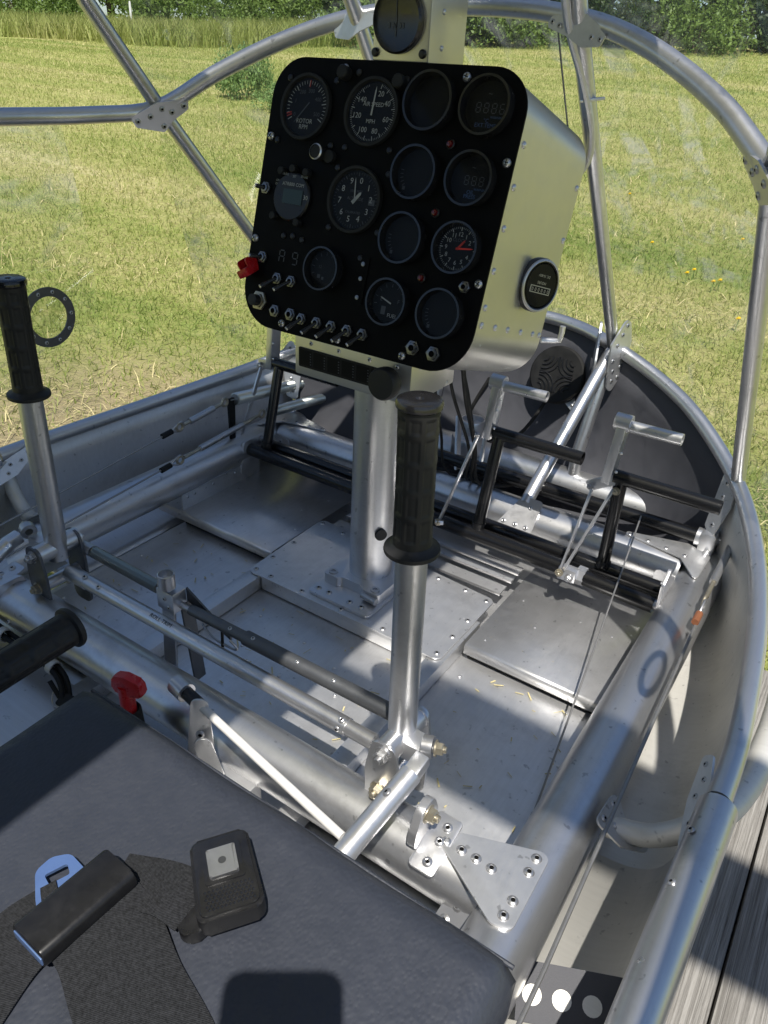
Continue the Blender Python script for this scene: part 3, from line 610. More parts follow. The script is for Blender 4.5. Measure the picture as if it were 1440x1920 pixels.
# gusset plates
def gusset(pts, riv, z, s, mat='scuffed sheet', r=.010, sc=1.0):
    o = plate('gusset_plate', rpoly([(s * a, b) for a, b in pts], r), .003, Matrix.Translation((0, 0, z)), mat, cab, .0006)
    rivets(o, [(s * a, b, z + .003) for a, b in riv], (0, 0, 1), sc); return o
for s in (-1, 1):
    gusset([(.398, .506), (.415, .520), (.520, .560), (.521, .452), (.498, .450)], [(.417, .505), (.436, .5045), (.454, .505), (.473, .504), (.508, .544), (.508, .524), (.508, .484), (.507, .464)], .0985, s)
    gusset([(.34, 1.285), (.47, 1.262), (.512, 1.20), (.515, 1.30), (.47, 1.32)], [(.37, 1.283), (.405, 1.281), (.44, 1.277), (.475, 1.272)], .1005, s, r=.006, sc=.75)
    gusset([(.33, 1.49), (.45, 1.505), (.512, 1.47), (.512, 1.40), (.47, 1.40)], [(.37, 1.478), (.41, 1.475), (.45, 1.472), (.49, 1.45), (.50, 1.425)], .1015, s, r=.006, sc=.75)
    # strut feet
    M = frame((s * .165, 1.243, .080), (0, -.75, .66), (1, 0, 0)); o = plate('strut_foot', rpoly([(-.045, -.030), (.032, -.030), (.032, .045), (-.012, .045)], .008), .003, M, 'machined aluminium', cab)
    rivets(o, [M @ V((a, b, .003)) for a, b in ((-.03, -.016), (-.005, -.016), (.018, -.016))], M.col[2][:3], .85); rivets(o, [M @ V((.012, .025, .003))], M.col[2][:3], .7)
    M = frame((s * .46, 1.238, .062), (0, -1, .05), (1, 0, 0)); o = plate('corner_tab', rpoly([(-.022, -.035), (.03, -.035), (.03, .012), (-.022, .018)], .008), .003, M, 'machined aluminium', cab)
    rivets(o, [M @ V((a, b, .003)) for a, b in ((.005, .003), (-.008, -.02), (.018, -.022))], M.col[2][:3], .8)
    # sill bracket gussets
    M = frame((s * .552, .655, .090), (s * .55, .02, .84), (1, 0, 0)); o = plate('gusset_plate', rpoly([(-.012, -.024), (.030, -.020), (.062, .006), (.055, .018), (.02, .016), (-.008, .040)], .008), .003, M, 'scuffed sheet', cab)
    rivets(o, [M @ V((a, b, .003)) for a, b in ((.012, -.004), (.030, .000), (.048, .006), (-.004, -.010), (-.002, .018))], M.col[2][:3], .75)
    M = frame((s * .634, .672, .160), (-s * .82, -.30, .50), (0, 1, .4)); o = plate('gusset_plate', rpoly([(-.055, -.012), (.0, -.020), (.055, -.008), (.055, .008), (0, .014), (-.055, .008)], .006), .003, M, 'scuffed sheet', cab)
    rivets(o, [M @ V((a, b, .003)) for a, b in ((-.045, 0), (-.028, .0), (-.010, -.008), (.004, .002), (.024, -.004), (.043, 0))], M.col[2][:3], .6)
    # nose rim joint
    M = frame((s * .208, 1.525, .352), (s * .93, -.37, .0), (0, .3, 1)); o = plate('gusset_plate', rpoly([(.09, .012), (.02, .035), (-.065, .0), (-.075, -.018), (-.02, -.036), (.04, -.022)], .012), .004, M, 'scuffed sheet', cab)
    rivets(o, [M @ V((a, b, .004)) for a, b in ((.065, .008), (.045, .012), (.022, .016), (-.01, .012), (-.03, .0), (-.018, -.018), (-.05, -.008), (-.04, -.022))], M.col[2][:3], .75)
    plate('gusset_plate', rpoly([(.075, .0), (.0, .030), (-.06, .0), (-.02, -.03), (.04, -.018)], .012), .004, frame((s * .166, 1.525, .352), (-s * .93, -.37, 0), (0, .3, 1)), 'scuffed sheet', cab)
    M = frame((s * .506, 1.337, .228), (-s * .62, -.76, .18), (0, 0, 1)); o = plate('gusset_plate', rpoly([(.055, -.004), (.02, .022), (-.085, .012), (-.10, -.014), (-.03, -.024)], .008), .003, M, 'scuffed sheet', cab)
    rivets(o, [M @ V((a, b, .003)) for a, b in ((.03, .002), (.005, .006), (-.02, .002), (-.045, .0), (-.075, -.004))], M.col[2][:3], .7)
    # bow gussets
    M = frame((s * .181, 1.114, .901), (s * .06, -.99, .08), (s, 0, 0)) ; M = M @ Matrix.Diagonal((1 if s > 0 else 1, s, s, 1)) if s < 0 else M; o = plate('gusset_plate', rpoly([(-.036, .009), (-.042, -.004), (-.012, -.014), (.010, -.026), (.036, -.024), (.042, -.008), (.008, .013)], .005), .003, M, 'scuffed sheet', cab)
    rivets(o, [M @ V((a, b, .003)) for a, b in ((-.034, .002), (-.024, -.002), (.022, -.014), (.034, -.016))], M.col[2][:3], .55)
    t1 = V((s * -.117, .161, .065)).normalized(); t2 = V((s * -.015, .433, -.48)).normalized(); nn = t1.cross(t2).normalized(); nn = nn if nn.x * s < 0 else -nn
    M = frame(V((s * (.475 if s < 0 else .485), .970, .765)) + nn * .0125, nn, t1); dn = 1 if (M.to_3x3() @ V((0, 1, 0))).z < 0 else -1
    o = plate('gusset_plate', rpoly([(-.050, dn * -.006), (-.046, dn * .012), (-.004, dn * .034), (.016, dn * .020), (.046, dn * .010), (.050, dn * -.006), (.0, dn * -.016)], .006), .003, M, 'machined aluminium', cab)
    rivets(o, [M @ V((a, dn * b, .003)) for a, b in ((-.040, .003), (-.018, .002), (.004, -.004), (.040, .002), (.018, .006), (-.002, .024))], nn, .8)
# pulley tab beside the seat
M = frame((.452, .468, .052), (-.25, -.70, .66), (1, 0, 0)); o = plate('pulley_tab', rpoly([(-.02, -.030), (.020, -.034), (.026, .016), (-.008, .028)], .012), .004, M, 'machined aluminium', cab)
rivets(o, [M @ V((.004, .008, .004)), M @ V((-.004, -.012, .004))], M.col[2][:3], 1.0)
# perforated strip beside the seat
def strip():
    bm = bmesh.new(); M = frame((.60, .455, .055), (0, -.35, .94), (1, .35, .2)); n = 5; L = .024
    plate_bm(bm, [(-.060, -.024), (.060, -.024), (.060, .030), (-.060, .030)], .002, M, 0)
    for k in range(4): lathe_bm(bm, [(0, .0026), (.0095, .0026)], M @ Matrix.Translation((-.045 + k * .029, 0, 0)), 18, 1)
    bmesh.ops.recalc_face_normals(bm, faces=bm.faces[:]); link('lightened_strip', mesh_from('lightened_strip', bm, ['nose grey', 'dull skin']), cab)
strip()
# canopy acrylic: rim to bow, bow to roof
def loft(name, A, B, bulge, nz=8):
    bm = bmesh.new(); rows = []; c = V((0, .75, .5))
    for p, q in zip(A, B):
        row = []
        for k in range(nz + 1):
            t = k / nz; m = p.lerp(q, t); o_ = m - c; o_.z *= .25; row.append(bm.verts.new(m + o_.normalized() * (bulge * math.sin(PI * t) + .017)))
        rows.append(row)
    for a, b in zip(rows, rows[1:]):
        for k in range(nz): bm.faces.new((a[k], b[k], b[k + 1], a[k + 1]))
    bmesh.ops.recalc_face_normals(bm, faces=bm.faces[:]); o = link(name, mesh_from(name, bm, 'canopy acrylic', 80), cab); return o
def resamp(pts, n):
    P = spline(pts, 8); L = [0]
    for a, b in zip(P, P[1:]): L.append(L[-1] + (b - a).length)
    out = []; j = 0
    for k in range(n):
        t = L[-1] * k / (n - 1)
        while j < len(L) - 2 and L[j + 1] < t: j += 1
        out.append(P[j].lerp(P[j + 1], (t - L[j]) / max(1e-6, L[j + 1] - L[j])))
    return out
Rm = [(-a, b, c) for a, b, c in RIM[6:0:-1]] + RIM[:7]; Bw = [(-a, b, c) for a, b, c in BOW[6:0:-1]] + BOW[:7]
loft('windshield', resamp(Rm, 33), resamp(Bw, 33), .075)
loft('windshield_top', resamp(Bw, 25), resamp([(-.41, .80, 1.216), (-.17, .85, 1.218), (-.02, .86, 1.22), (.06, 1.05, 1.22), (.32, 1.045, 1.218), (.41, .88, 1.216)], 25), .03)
# pitot line, clamp and wire along the right post
tube('air_line', [(.168, 1.04, 1.0), (.170, 1.105, .905), (.181, 1.16, .84), (.190, 1.205, .775), (.186, 1.222, .735), (.176, 1.22, .715)], .0060, 'machined aluminium', cab, 10, 6)
bar('line_clamp', (.175, 1.178, .812), (.205, 1.195, .818), .014, .004, 'machined aluminium', cab); 
tube('thin_wire', [(.150, 1.12, .90), (.158, 1.25, .70)], .0014, 'cable steel', cab, 6)
# vent rings on the door glass
def ring(s, x, y=.789, z=.424):
    t = thing('vent_ring', 'flat aluminium ring with rivets beside the ' + ('left black control grip' if s < 0 else 'right door opening'), 'ring', (s * x, y, z - .054))
    M = frame((s * x, y, z), (1, 0, 0) if s < 0 else (1, -.08, .0), (0, 1, 0)); bm = ring_bm(bmesh.new(), .0375, .0535, .003, M, 48); bmesh.ops.recalc_face_normals(bm, faces=bm.faces[:])
    link('ring_plate', mesh_from('ring_plate', bm, 'dark anodised'), t); rivets(t, [M @ V((.0455 * math.cos(a), .0455 * math.sin(a), .003)) for a in [k * PI / 5 for k in range(10)]], (1, 0, 0), .6)
    lathe('vent_window', [(0, .0005), (.0372, .0005), (.0372, .0022), (0, .0022)], M, 'gauge glass', t, 30)
bm = bmesh.new(); rows = []
for i in range(9):
    t = i / 8; y_ = .18 + .72 * t; rows.append([bm.verts.new((-.648 + (.075 - .035 * abs(2 * t - 1)) * 0 + .036 * math.sin(PI * min(1, k / 8)) - .02 * (k / 8) ** 2 * 0, y_, .20 + .545 * k / 8)) for k in range(9)])
for A, B in zip(rows, rows[1:]):
    for k in range(8): bm.faces.new((A[k], A[k + 1], B[k + 1], B[k]))
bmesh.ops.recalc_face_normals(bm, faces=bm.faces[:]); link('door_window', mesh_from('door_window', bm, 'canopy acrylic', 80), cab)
ring(-1, .608); ring(1, .664, .720, .588)

# ================================================================== instrument console
SL = .2917; NRM = math.sqrt(1 + SL * SL)
MF = Matrix(((1, 0, 0, 0), (0, SL / NRM, -1 / NRM, .865 + SL * (.65 - .498)), (0, 1 / NRM, SL / NRM, .65), (0, 0, 0, 1)))   # u right, v up the face, w towards the pilot
def F(u, v, w=0.0): return MF @ Matrix.Translation((u, v, w))
con = thing('instrument_console', 'black faced instrument console on an aluminium pedestal tube', 'instrument panel', (-.011, .975, .03))
outline = rpoly([(-.207, -.172), (.197, -.172), (.197, .206), (-.207, .206)], [.062, .062, .052, .052], 10)
face = plate('face_panel', outline, .003, F(0, 0, -.003), 'panel black', con, .0006)
bm = bmesh.new(); inn = [(x * .985 - .000, y * .985 + .0003) for x, y in outline]; inn = inn if sum(inn[i - 1][0] * inn[i][1] - inn[i][0] * inn[i - 1][1] for i in range(len(inn))) > 0 else inn[::-1]
a = [bm.verts.new(F(0, 0, -.0032) @ V((x, y, 0))) for x, y in inn]; b = [bm.verts.new(F(0, 0, -.25) @ V((x, y, 0))) for x, y in inn]
for k in range(len(inn)): j = (k + 1) % len(inn); bm.faces.new((a[k], a[j], b[j], b[k]))
bm.faces.new(b); bmesh.ops.recalc_face_normals(bm, faces=bm.faces[:]); hous = link('housing', mesh_from('housing', bm, 'side sheet', 30), con)
o = plate('side_cover', rpoly([(-.108, -.246), (.142, -.246), (.142, -.006), (-.108, -.006)], .004), .0012, MF @ Matrix(((0, 0, 1, .1942), (1, 0, 0, 0), (0, 1, 0, 0), (0, 0, 0, 1))), 'side sheet', con)
sp = [(v, -.018) for v in (.125, .075, .025, -.028, -.075)] + [(v, -.236) for v in (.12, .045, -.03)] + [(-.098, w_) for w_ in (-.02, -.065, -.11, -.16, -.21, -.238)]
rivets(o, [MF @ V((.1955, v, w_)) for v, w_ in sp], (1, 0, 0), .8, ME_DOME)
rivets(hous, [MF @ V((.17, -.155, w_)) for w_ in (-.06, -.13, -.2)] + [MF @ V((.190, -.125, w_)) for w_ in (-.04, -.17)], (.7, .1, -.6), .5, ME_DOME)
for u, v in ((-.084, .194), (.106, .192), (.187, .099), (.187, -.048), (.097, -.161), (-.122, -.160), (-.199, -.046), (-.198, .099), (-.015, -.162)):
    fast(ME_SCREW, 'screw', face, MF @ V((u, v, 0)), MF.col[2][:3], 1.0)

def gauge(name, u, v, r, deco, rim='gloss plastic', rh=.015):
    M = F(u, v, .0002)
    g = lathe(name, [(r, 0), (r, rh * .6), (r * .985, rh), (r * .90, rh), (r * .855, rh * .35), (r * .855, 0)], M, rim, con, 44)
    lathe('dial', [(0, .0012), (r * .86, .0012)], M, 'dial black', g, 40)
    bm = bmesh.new(); deco(bm, M @ Matrix.Translation((0, 0, .0018)), r * .86)
    if len(bm.faces): link('markings', mesh_from('markings', bm, ['print white', 'print red', 'print blue', 'print dim', 'hand orange'], 0), g)
    else: bm.free()
    lathe('lens', [(0, rh * .5), (r * .87, rh * .5)], M, 'gauge glass', g, 40)
    return g
def needle(bm, M, a, L, wd, back=.2, mi=0):
    Mx = M @ Matrix.Translation((0, 0, .0012)) @ Matrix.Rotation(-R(a), 4, 'Z')
    bm.faces.new([bm.verts.new(Mx @ V(p)) for p in ((-wd, -L * back, 0), (wd, -L * back, 0), (wd * .8, L * .8, 0), (0, L, 0), (-wd * .8, L * .8, 0))]).material_index = mi
def nums(bm, M, r, size, items, mi=0):
    for a, s in items: put_text(bm, s, size, M @ Matrix.Translation((r * math.sin(R(a)), r * math.cos(R(a)), 0)), mi)
def d_rpm(bm, M, r):
    for k in range(31): a = -120 + k * 8; tick(bm, M, a, r * (.80 if k % 5 else .72), r * .92, .0007 if k % 5 else .0011)
    for a in (-112, -106, 2): tick(bm, M, a, r * .70, r * .94, .0016, 1)
    nums(bm, M, r * .58, .0075, [(-118, '0'), (-70, '1'), (-28, '200'), (14, '300'), (60, '400'), (112, '500')], 3)
    put_text(bm, 'ROTOR', .0085, M @ Matrix.Translation((0, -r * .48, 0))); put_text(bm, 'RPM', .0085, M @ Matrix.Translation((0, -r * .68, 0))); needle(bm, M, -140, r * .75, .0009, .3, 3)
def d_asi(bm, M, r):
    for k in range(75): a = 14 + k * 4.4; tick(bm, M, a, r * (.88 if k % 5 else .80), r * .95, .0005 if k % 5 else .0010)
    nums(bm, M, r * .66, .0098, [(22, '20'), (62, '40'), (108, '60'), (158, '80'), (206, '100'), (258, '120'), (306, '140')])
    put_text(bm, 'AIR SPEED', .0075, M @ Matrix.Translation((0, r * .26, 0))); put_text(bm, 'MPH', .0075, M @ Matrix.Translation((0, -r * .30, 0))); needle(bm, M, 2, r * .86, .0013, .12)
def d_alt(bm, M, r):
    for k in range(50): tick(bm, M, k * 7.2, r * (.88 if k % 5 else .82), r * .95, .0005 if k % 5 else .0010, 3)
    nums(bm, M, r * .68, .0115, [(k * 36 + 12, str(k)) for k in range(10)], 0)
    put_text(bm, 'ALTITUDE', .006, M @ Matrix.Translation((0, r * .05, 0)), 3); put_text(bm, '1000 FEET', .005, M @ Matrix.Translation((0, r * .30, 0)), 3); put_text(bm, 'CALIBRATED', .0045, M @ Matrix.Translation((0, -r * .42, 0)), 3)
    put_quad(bm, M, r * .60, r * .86, -r * .10, r * .10, 3); needle(bm, M, -8, r * .78, .0010, .1); needle(bm, M, 40, r * .38, .0026, .35)
SEG = {'8': 'abcdefg', '6': 'acdefg', '0': 'abcdef', '5': 'acdfg', 'A': 'abcefg', 'S': 'acdfg', '9': 'abcdfg'}
def seg7(bm, M, ch, h, mi):
    w_ = h * .55; t = h * .09; q = {'a': (0, h / 2, 1), 'g': (0, 0, 1), 'd': (0, -h / 2, 1), 'f': (-w_ / 2, h / 4, 0), 'b': (w_ / 2, h / 4, 0), 'e': (-w_ / 2, -h / 4, 0), 'c': (w_ / 2, -h / 4, 0)}
    for c in SEG.get(ch, ''):
        x_, y_, hz = q[c]; 
        if hz: put_quad(bm, M, x_ - w_ * .36, x_ + w_ * .36, y_ - t / 2, y_ + t / 2, mi)
        else: put_quad(bm, M, x_ - t / 2, x_ + t / 2, y_ - h * .19, y_ + h * .19, mi)
def d_digital(digits, words):
    def f(bm, M, r):
        n = len(digits)
        for k, c in enumerate(digits): seg7(bm, M @ Matrix.Translation(((k - (n - 1) / 2) * r * .36 + r * .12, -r * .02, 0)), c, r * .36, 3)
        put_text(bm, 'WARNING', .0040, M @ Matrix.Translation((r * .52, -r * .36, 0)), 2)
        for k, t in enumerate(words): put_text(bm, t, .0068, M @ Matrix.Translation((r * .05, -r * (.50 + .18 * k), 0)), 2)
        put_text(bm, '~', .010, M @ Matrix.Translation((0, r * .52, 0)), 3)
    return f
def d_clock(bm, M, r):
    for k in range(60): tick(bm, M, k * 6, r * (.86 if k % 5 else .78), r * .94, .0005 if k % 5 else .0012)
    nums(bm, M, r * .62, .0078, [(k * 30, str(k)) for k in (12, 1, 2, 4, 5, 6, 7, 8, 9, 10, 11)]); put_text(bm, 'CLOCK', .006, M @ Matrix.Translation((0, r * .36, 0)), 3)
    needle(bm, M, 84, r * .80, .0012, .1, 4); needle(bm, M, 38, r * .52, .0016, .1, 1)
def d_fuel(bm, M, r):
    for k in range(9): tick(bm, M, -100 + k * 25, r * .74, r * .90, .0012 if k % 4 == 0 else .0007, 3)
    put_quad(bm, M, -r * .42, -r * .16, -r * .62, -r * .22, 3); put_text(bm, 'FUEL', .0075, M @ Matrix.Translation((r * .28, -r * .62, 0))); put_text(bm, 'E', .008, M @ Matrix.Translation((-r * .5, r * .1, 0)), 3); put_text(bm, 'F', .008, M @ Matrix.Translation((r * .5, r * .1, 0)), 3)
    needle(bm, M, -70, r * .6, .001, .2)
def d_small(bm, M, r):
    for k in range(9): tick(bm, M, -110 + k * 27, r * .72, r * .90, .0009, 3)
    put_quad(bm, M, -r * .45, -r * .25, -r * .5, -r * .3, 3); put_quad(bm, M, -r * .15, r * .0, -r * .55, -r * .4, 3); put_text(bm, '12', .006, M @ Matrix.Translation((-r * .35, r * .1, 0)), 3)
def d_faint(bm, M, r):
    for k in range(5): tick(bm, M, -130 + k * 12, r * .70, r * .86, .0009, 3)
    put_quad(bm, M, -r * .62, -r * .48, -r * .72, -r * .56, 3)
for nm, u, v, r, d in (('rotor_gauge', -.140, .141, .0440, d_rpm), ('airspeed_gauge', -.026, .142, .0440, d_asi), ('digital_gauge', .063, .159, .0365, lambda *a: None), ('digital_gauge', .145, .159, .0355, d_digital('8886', ('°C', 'EXT.TEMP'))),
        ('digital_gauge', .063, .073, .0345, d_faint), ('digital_gauge', .145, .074, .0340, d_digital('888', ('OIL', 'PRESS'))), ('altimeter', -.028, .029, .0450, d_alt), ('engine_gauge', .063, -.010, .0340, d_faint), ('clock', .147, -.010, .0335, d_clock),
        ('engine_gauge', -.058, -.070, .0310, d_small), ('fuel_gauge', .061, -.095, .0325, d_fuel), ('engine_gauge', .144, -.095, .0335, d_faint)):
    gauge(nm, u, v, r, d, *(('matt black', .007) if nm in ('airspeed_gauge', 'altimeter', 'rotor_gauge') else ()))
for u, v in ((.104, .113), (.103, .029), (.103, -.055)):
    o = lathe('indicator_light', [(.0062, 0), (.0062, .003), (.0046, .004)], F(u, v, .0002), 'black plastic', con, 16); lathe('lens', [(.0046, .003), (.0034, .0062), (0, .0072)], F(u, v, .0002), 'red lens', o, 14)
for u, v in ((-.178, .178), (-.095, .178), (-.185, .095), (-.087, .095), (-.062, .095), (.012, .098), (.018, .185), (-.06, .19), (-.066, -.012), (.018, -.008), (-.068, .068), (.018, .068), (-.145, -.035), (-.128, -.033), (-.11, -.036), (-.002, -.045)):
    lathe('panel_screw', [(.0045, 0), (.0045, .001), (.003, .0022), (0, .0024)], F(u, v, .0002), 'black plastic', con, 12)
for u, v in ((-.08, .187), (.012, .18)): lathe('adjust_knob', [(.009, 0), (.009, .012), (.0075, .014), (0, .014)], F(u, v, .0002), 'matt black', con, 18)
o = lathe('radio_knob', [(.0095, 0), (.0095, .014), (.0085, .016), (0, .016)], F(-.100, .083, .0002), 'matt black', con, 22); lathe('trim_ring', [(.0108, .0152), (.0092, .0168)], F(-.100, .083, .0002), 'machined aluminium', o, 26)
lathe('radio_knob', [(.0085, 0), (.0085, .008), (0, .009)], F(-.082, .080, .0002), 'matt black', con, 20)
# radio
rad = lathe('radio', [(.0335, 0), (.0335, .004), (.0315, .006), (0, .006)], F(-.139, .020, .0002), 'black plastic', con, 36)
plate('display', rpoly([(-.018, -.010), (.018, -.010), (.018, .010), (-.018, .010)], .001), .001, F(-.135, .020, .0064), 'lcd green', rad)
bm = bmesh.new(); M = F(-.139, .020, .0068)
put_text(bm, 'ATR800 COM', .0068, M @ Matrix.Translation((.002, .0165, 0)), 0); put_text(bm, 'VOL/SQ', .0042, M @ Matrix.Translation((-.016, .0295, .0005)), 0); put_text(bm, 'SET', .0042, M @ Matrix.Translation((.002, .0275, 0)), 0); put_text(bm, 'STORE', .0042, M @ Matrix.Translation((.020, .0285, 0)), 0)
put_text(bm, '30', .0085, M @ Matrix.Translation((.028, .001, 0)), 0); put_text(bm, 'ON', .0045, M @ Matrix.Translation((-.031, .020, -.004)), 0); put_text(bm, 'OFF', .0045, M @ Matrix.Translation((-.031, .015, -.004)), 0)
link('lettering', mesh_from('lettering', bm, ['print white'], 0), rad)
for u, v in ((-.163, .053), (-.117, .055), (-.166, -.010), (-.120, -.014), (-.142, .058)): lathe('button', [(.0055, 0), (.0055, .009), (.0045, .010), (0, .010)], F(u, v, .0002), 'matt black', rad, 14)
bm = bmesh.new(); Mx = F(-.130, -.064, .0008)
seg7(bm, Mx @ Matrix.Translation((-.012, 0, 0)), 'A', .017, 0); seg7(bm, Mx @ Matrix.Translation((.013, 0, 0)), '9', .017, 0); link('digit_display', mesh_from('digit_display', bm, ['print dim'], 0), con)
plate('slot_cover', rpoly([(-.009, -.035), (.009, -.035), (.009, .030), (-.009, .030)], .002), .0015, F(.006, -.072, .0002), 'panel black', con)
for v in (-.052, -.072, -.098): lathe('slot_screw', [(.0032, 0), (.0032, .001), (0, .0016)], F(.006, v, .0018), 'switch nickel', con, 10)
# switches along the bottom
def jack(u, v, r=.0075, mat='switch nickel', nm='jack_socket'):
    bm = lathe_bm(bmesh.new(), [(r * 1.25, 0), (r * 1.25, .0035), (r * .95, .0042)], F(u, v, .0002), 6); lathe_bm(bm, [(r * .82, .004), (r * .82, .0065), (r * .5, .0070)], F(u, v, .0002), 16); lathe_bm(bm, [(r * .5, .0070), (r * .45, .0030), (0, .0030)], F(u, v, .0002), 14, 1)
    bmesh.ops.recalc_face_normals(bm, faces=bm.faces[:]); return link(nm, mesh_from(nm, bm, [mat, 'hole dark'], 30), con)
def toggle(u, v, ang=-50, L=.024, side=0.0):
    o = jack(u, v, .0072, 'switch nickel', 'toggle_switch'); a = R(ang); d = V((side, math.sin(a), math.cos(a))).normalized(); p = V((u, v, .004))
    tube('lever', [MF @ p, MF @ (p + d * L * .85), MF @ (p + d * L)], [.0022, .0036, .0026], 'black plastic', o, 10)
    lathe('lever_tip', [(.0030, 0), (.0030, .0016), (0, .0022)], frame(MF @ (p + d * L * .97), (MF.to_3x3() @ d)), 'machined aluminium', o, 10); return o
for u in (-.138, -.107): jack(u, -.1445 if u < -.11 else -.144, .0078)
for u in (-.085, -.056, -.029, 0.0, .027): toggle(u, -.1465, -48, .026, -.45)
for u in (-.143, -.116): toggle(u, -.097, -42, .028, -.55)
toggle(-.178, -.071, -5, .020, -.5); toggle(-.192, .027, 0, .014, -.9)
jack(.112, -.147, .0085); jack(.145, -.148, .0085); jack(.169, -.055, .0065); jack(-.172, -.135, .0120, 'yellow zinc', 'starter_switch')
lathe('starter_button', [(.0085, 0), (.0085, .012), (0, .013)], F(-.172, -.135, .006), 'black rubber', con, 16)
# red guard, open, sticking out left of the face
def guard():
    bm = bmesh.new(); M = F(-.197, -.088, .010) @ Matrix.Rotation(R(10), 4, 'Z') @ Matrix.Rotation(R(-62), 4, 'X') @ Matrix.Rotation(R(-18), 4, 'Y')
    for sx in (-1, 1): plate_bm(bm, rpoly([(-.012, -.010), (.012, -.010), (.012, .012), (.002, .026), (-.008, .024), (-.012, .006)], .006), .002, M @ Matrix(((0, 0, 1, sx * .009 - .001), (0, 1, 0, 0), (1, 0, 0, 0), (0, 0, 0, 1))))
    plate_bm(bm, rpoly([(-.010, -.016), (.010, -.016), (.010, .020), (-.010, .020)], .005), .0022, M @ Matrix.Translation((0, .0, -.0125))); box_bm(bm, (.022, .010, .012), M @ Matrix.Translation((0, -.014, -.006)), .002)
    bmesh.ops.recalc_face_normals(bm, faces=bm.faces[:]); o = link('switch_guard', mesh_from('switch_guard', bm, 'red plastic', 40), con); o['label'] = 'red flip-up switch guard standing open'
guard()
# hour meter on the right side
MH = frame((.1930, 1.050, .580), (.93, -.36, .06), MF.col[1][:3])
hm = lathe('hour_meter', [(.033, -.014), (.034, .010), (.038, .011), (.038, .019), (.0365, .0225), (.0340, .0232), (.0322, .0225)], MH, 'gloss plastic', con, 44)
lathe('dial', [(0, .0222), (.0302, .0222)], MH, 'dial black', hm, 30)
bm = bmesh.new(); Mt = MH @ Matrix.Translation((0, 0, .0226)) @ Matrix.Rotation(R(90), 4, 'Z')
put_quad(bm, Mt, -.021, .021, .001, .011, 0); put_quad(bm, Mt @ Matrix.Translation((0, 0, .0003)), -.0195, .0195, .0022, .0098, 1)
for k in range(6): put_text(bm, '000000'[k], .0075, Mt @ Matrix.Translation((-.0165 + k * .0066, .006, .0006)), 0)
put_text(bm, 'HOURS', .0055, Mt @ Matrix.Translation((0, -.004, 0)), 0); put_text(bm, 'DC 10-80V', .0052, Mt @ Matrix.Translation((-.002, -.014, 0)), 0)
link('markings', mesh_from('markings', bm, ['cream counter', 'hole dark'], 0), hm); lathe('bezel_ring', [(.0372, .0212), (.0366, .0230), (.0345, .0238), (.0338, .0234)], MH, 'zinc steel', hm, 44); lathe('lens', [(0, .0238), (.030, .0238)], MH, 'gauge glass', hm, 30)
# switch box under the face
sb = box('switch_box', (0, .942, .449), (.214, .13, .062), 'side sheet', con, .003)
plate('switch_strip', rpoly([(-.098, -.017), (.066, -.017), (.066, .014), (-.098, .014)], .002), .0015, frame((0, .8768, .449), (0, -1, 0), (1, 0, 0)), 'matt black', sb)
bm = bmesh.new()
for k in range(6):
    Mk = frame((-.084 + k * .027, .875, .449), (0, -1, 0), (1, 0, 0)); put_quad(bm, Mk, -.0118, .0118, -.0135, .011, 0)
    for q in range(5): put_quad(bm, Mk @ Matrix.Translation((0, 0, .0002)), .0085, .0108, -.011 + q * .0042, -.0092 + q * .0042, 1)
link('breaker_switch', mesh_from('breaker_switch', bm, ['dial black', 'print dim'], 0), sb)
rivets(sb, [(x_, .8768, .472) for x_ in (-.075, -.022, .034, .082)], (0, -1, 0), .55)
lathe('throttle_knob', [(.008, 0), (.008, .016), (.0225, .018), (.0235, .022), (.0235, .034), (.021, .038), (0, .038)], frame((.080, .8765, .452), (0, -1, .1), (1, 0, 0)), 'black rubber', con, 30)
rivets(sb, [(.1072, .90, .470), (.1072, .985, .425)], (1, 0, 0), .5, ME_DOME)
# pedestal tube and clamp foot
lathe('pedestal_tube', [(.040, 0), (.040, .440), (0, .440)], Matrix.Translation((-.011, .975, .018)), AT, con, 40)
ft = plate('pedestal_foot', rpoly([(-.078, -.098), (.058, -.098), (.058, .060), (-.078, .060)], .010), .006, Matrix.Translation((-.002, .97, .004)), 'machined aluminium', con, .001)
rivets(ft, [(x_, .888, .010) for x_ in (-.066, -.042, .005, .030)], (0, 0, 1), .95)
fc = plate('foot_clamp', rpoly([(-.062, -.064), (-.030, -.064), (-.026, -.056), (.02, -.056), (.024, -.064), (.062, -.064), (.062, .05), (-.062, .05)], .006), .020, Matrix.Translation((-.011, .975, .0103)), 'machined aluminium', con, .001)
for x_ in (-.058, .036): lathe('clamp_bolt', [(.0085, 0), (.0085, .003), (.0045, .003), (.0045, .0005), (0, .0005)], Matrix.Translation((x_, .922, .0305)), 'zinc steel', fc, 14)
tube('clamp_screw', [(.018, .909, .020), (.050, .905, .020)], .0065, 'zinc steel', fc, 12)
lathe('bonding_plug', [(.0, .0), (.011, 0), (.011, .004), (0, .004)], frame((.0225, .951, .130), (.81, -.58, 0)), 'matt black', con, 16)
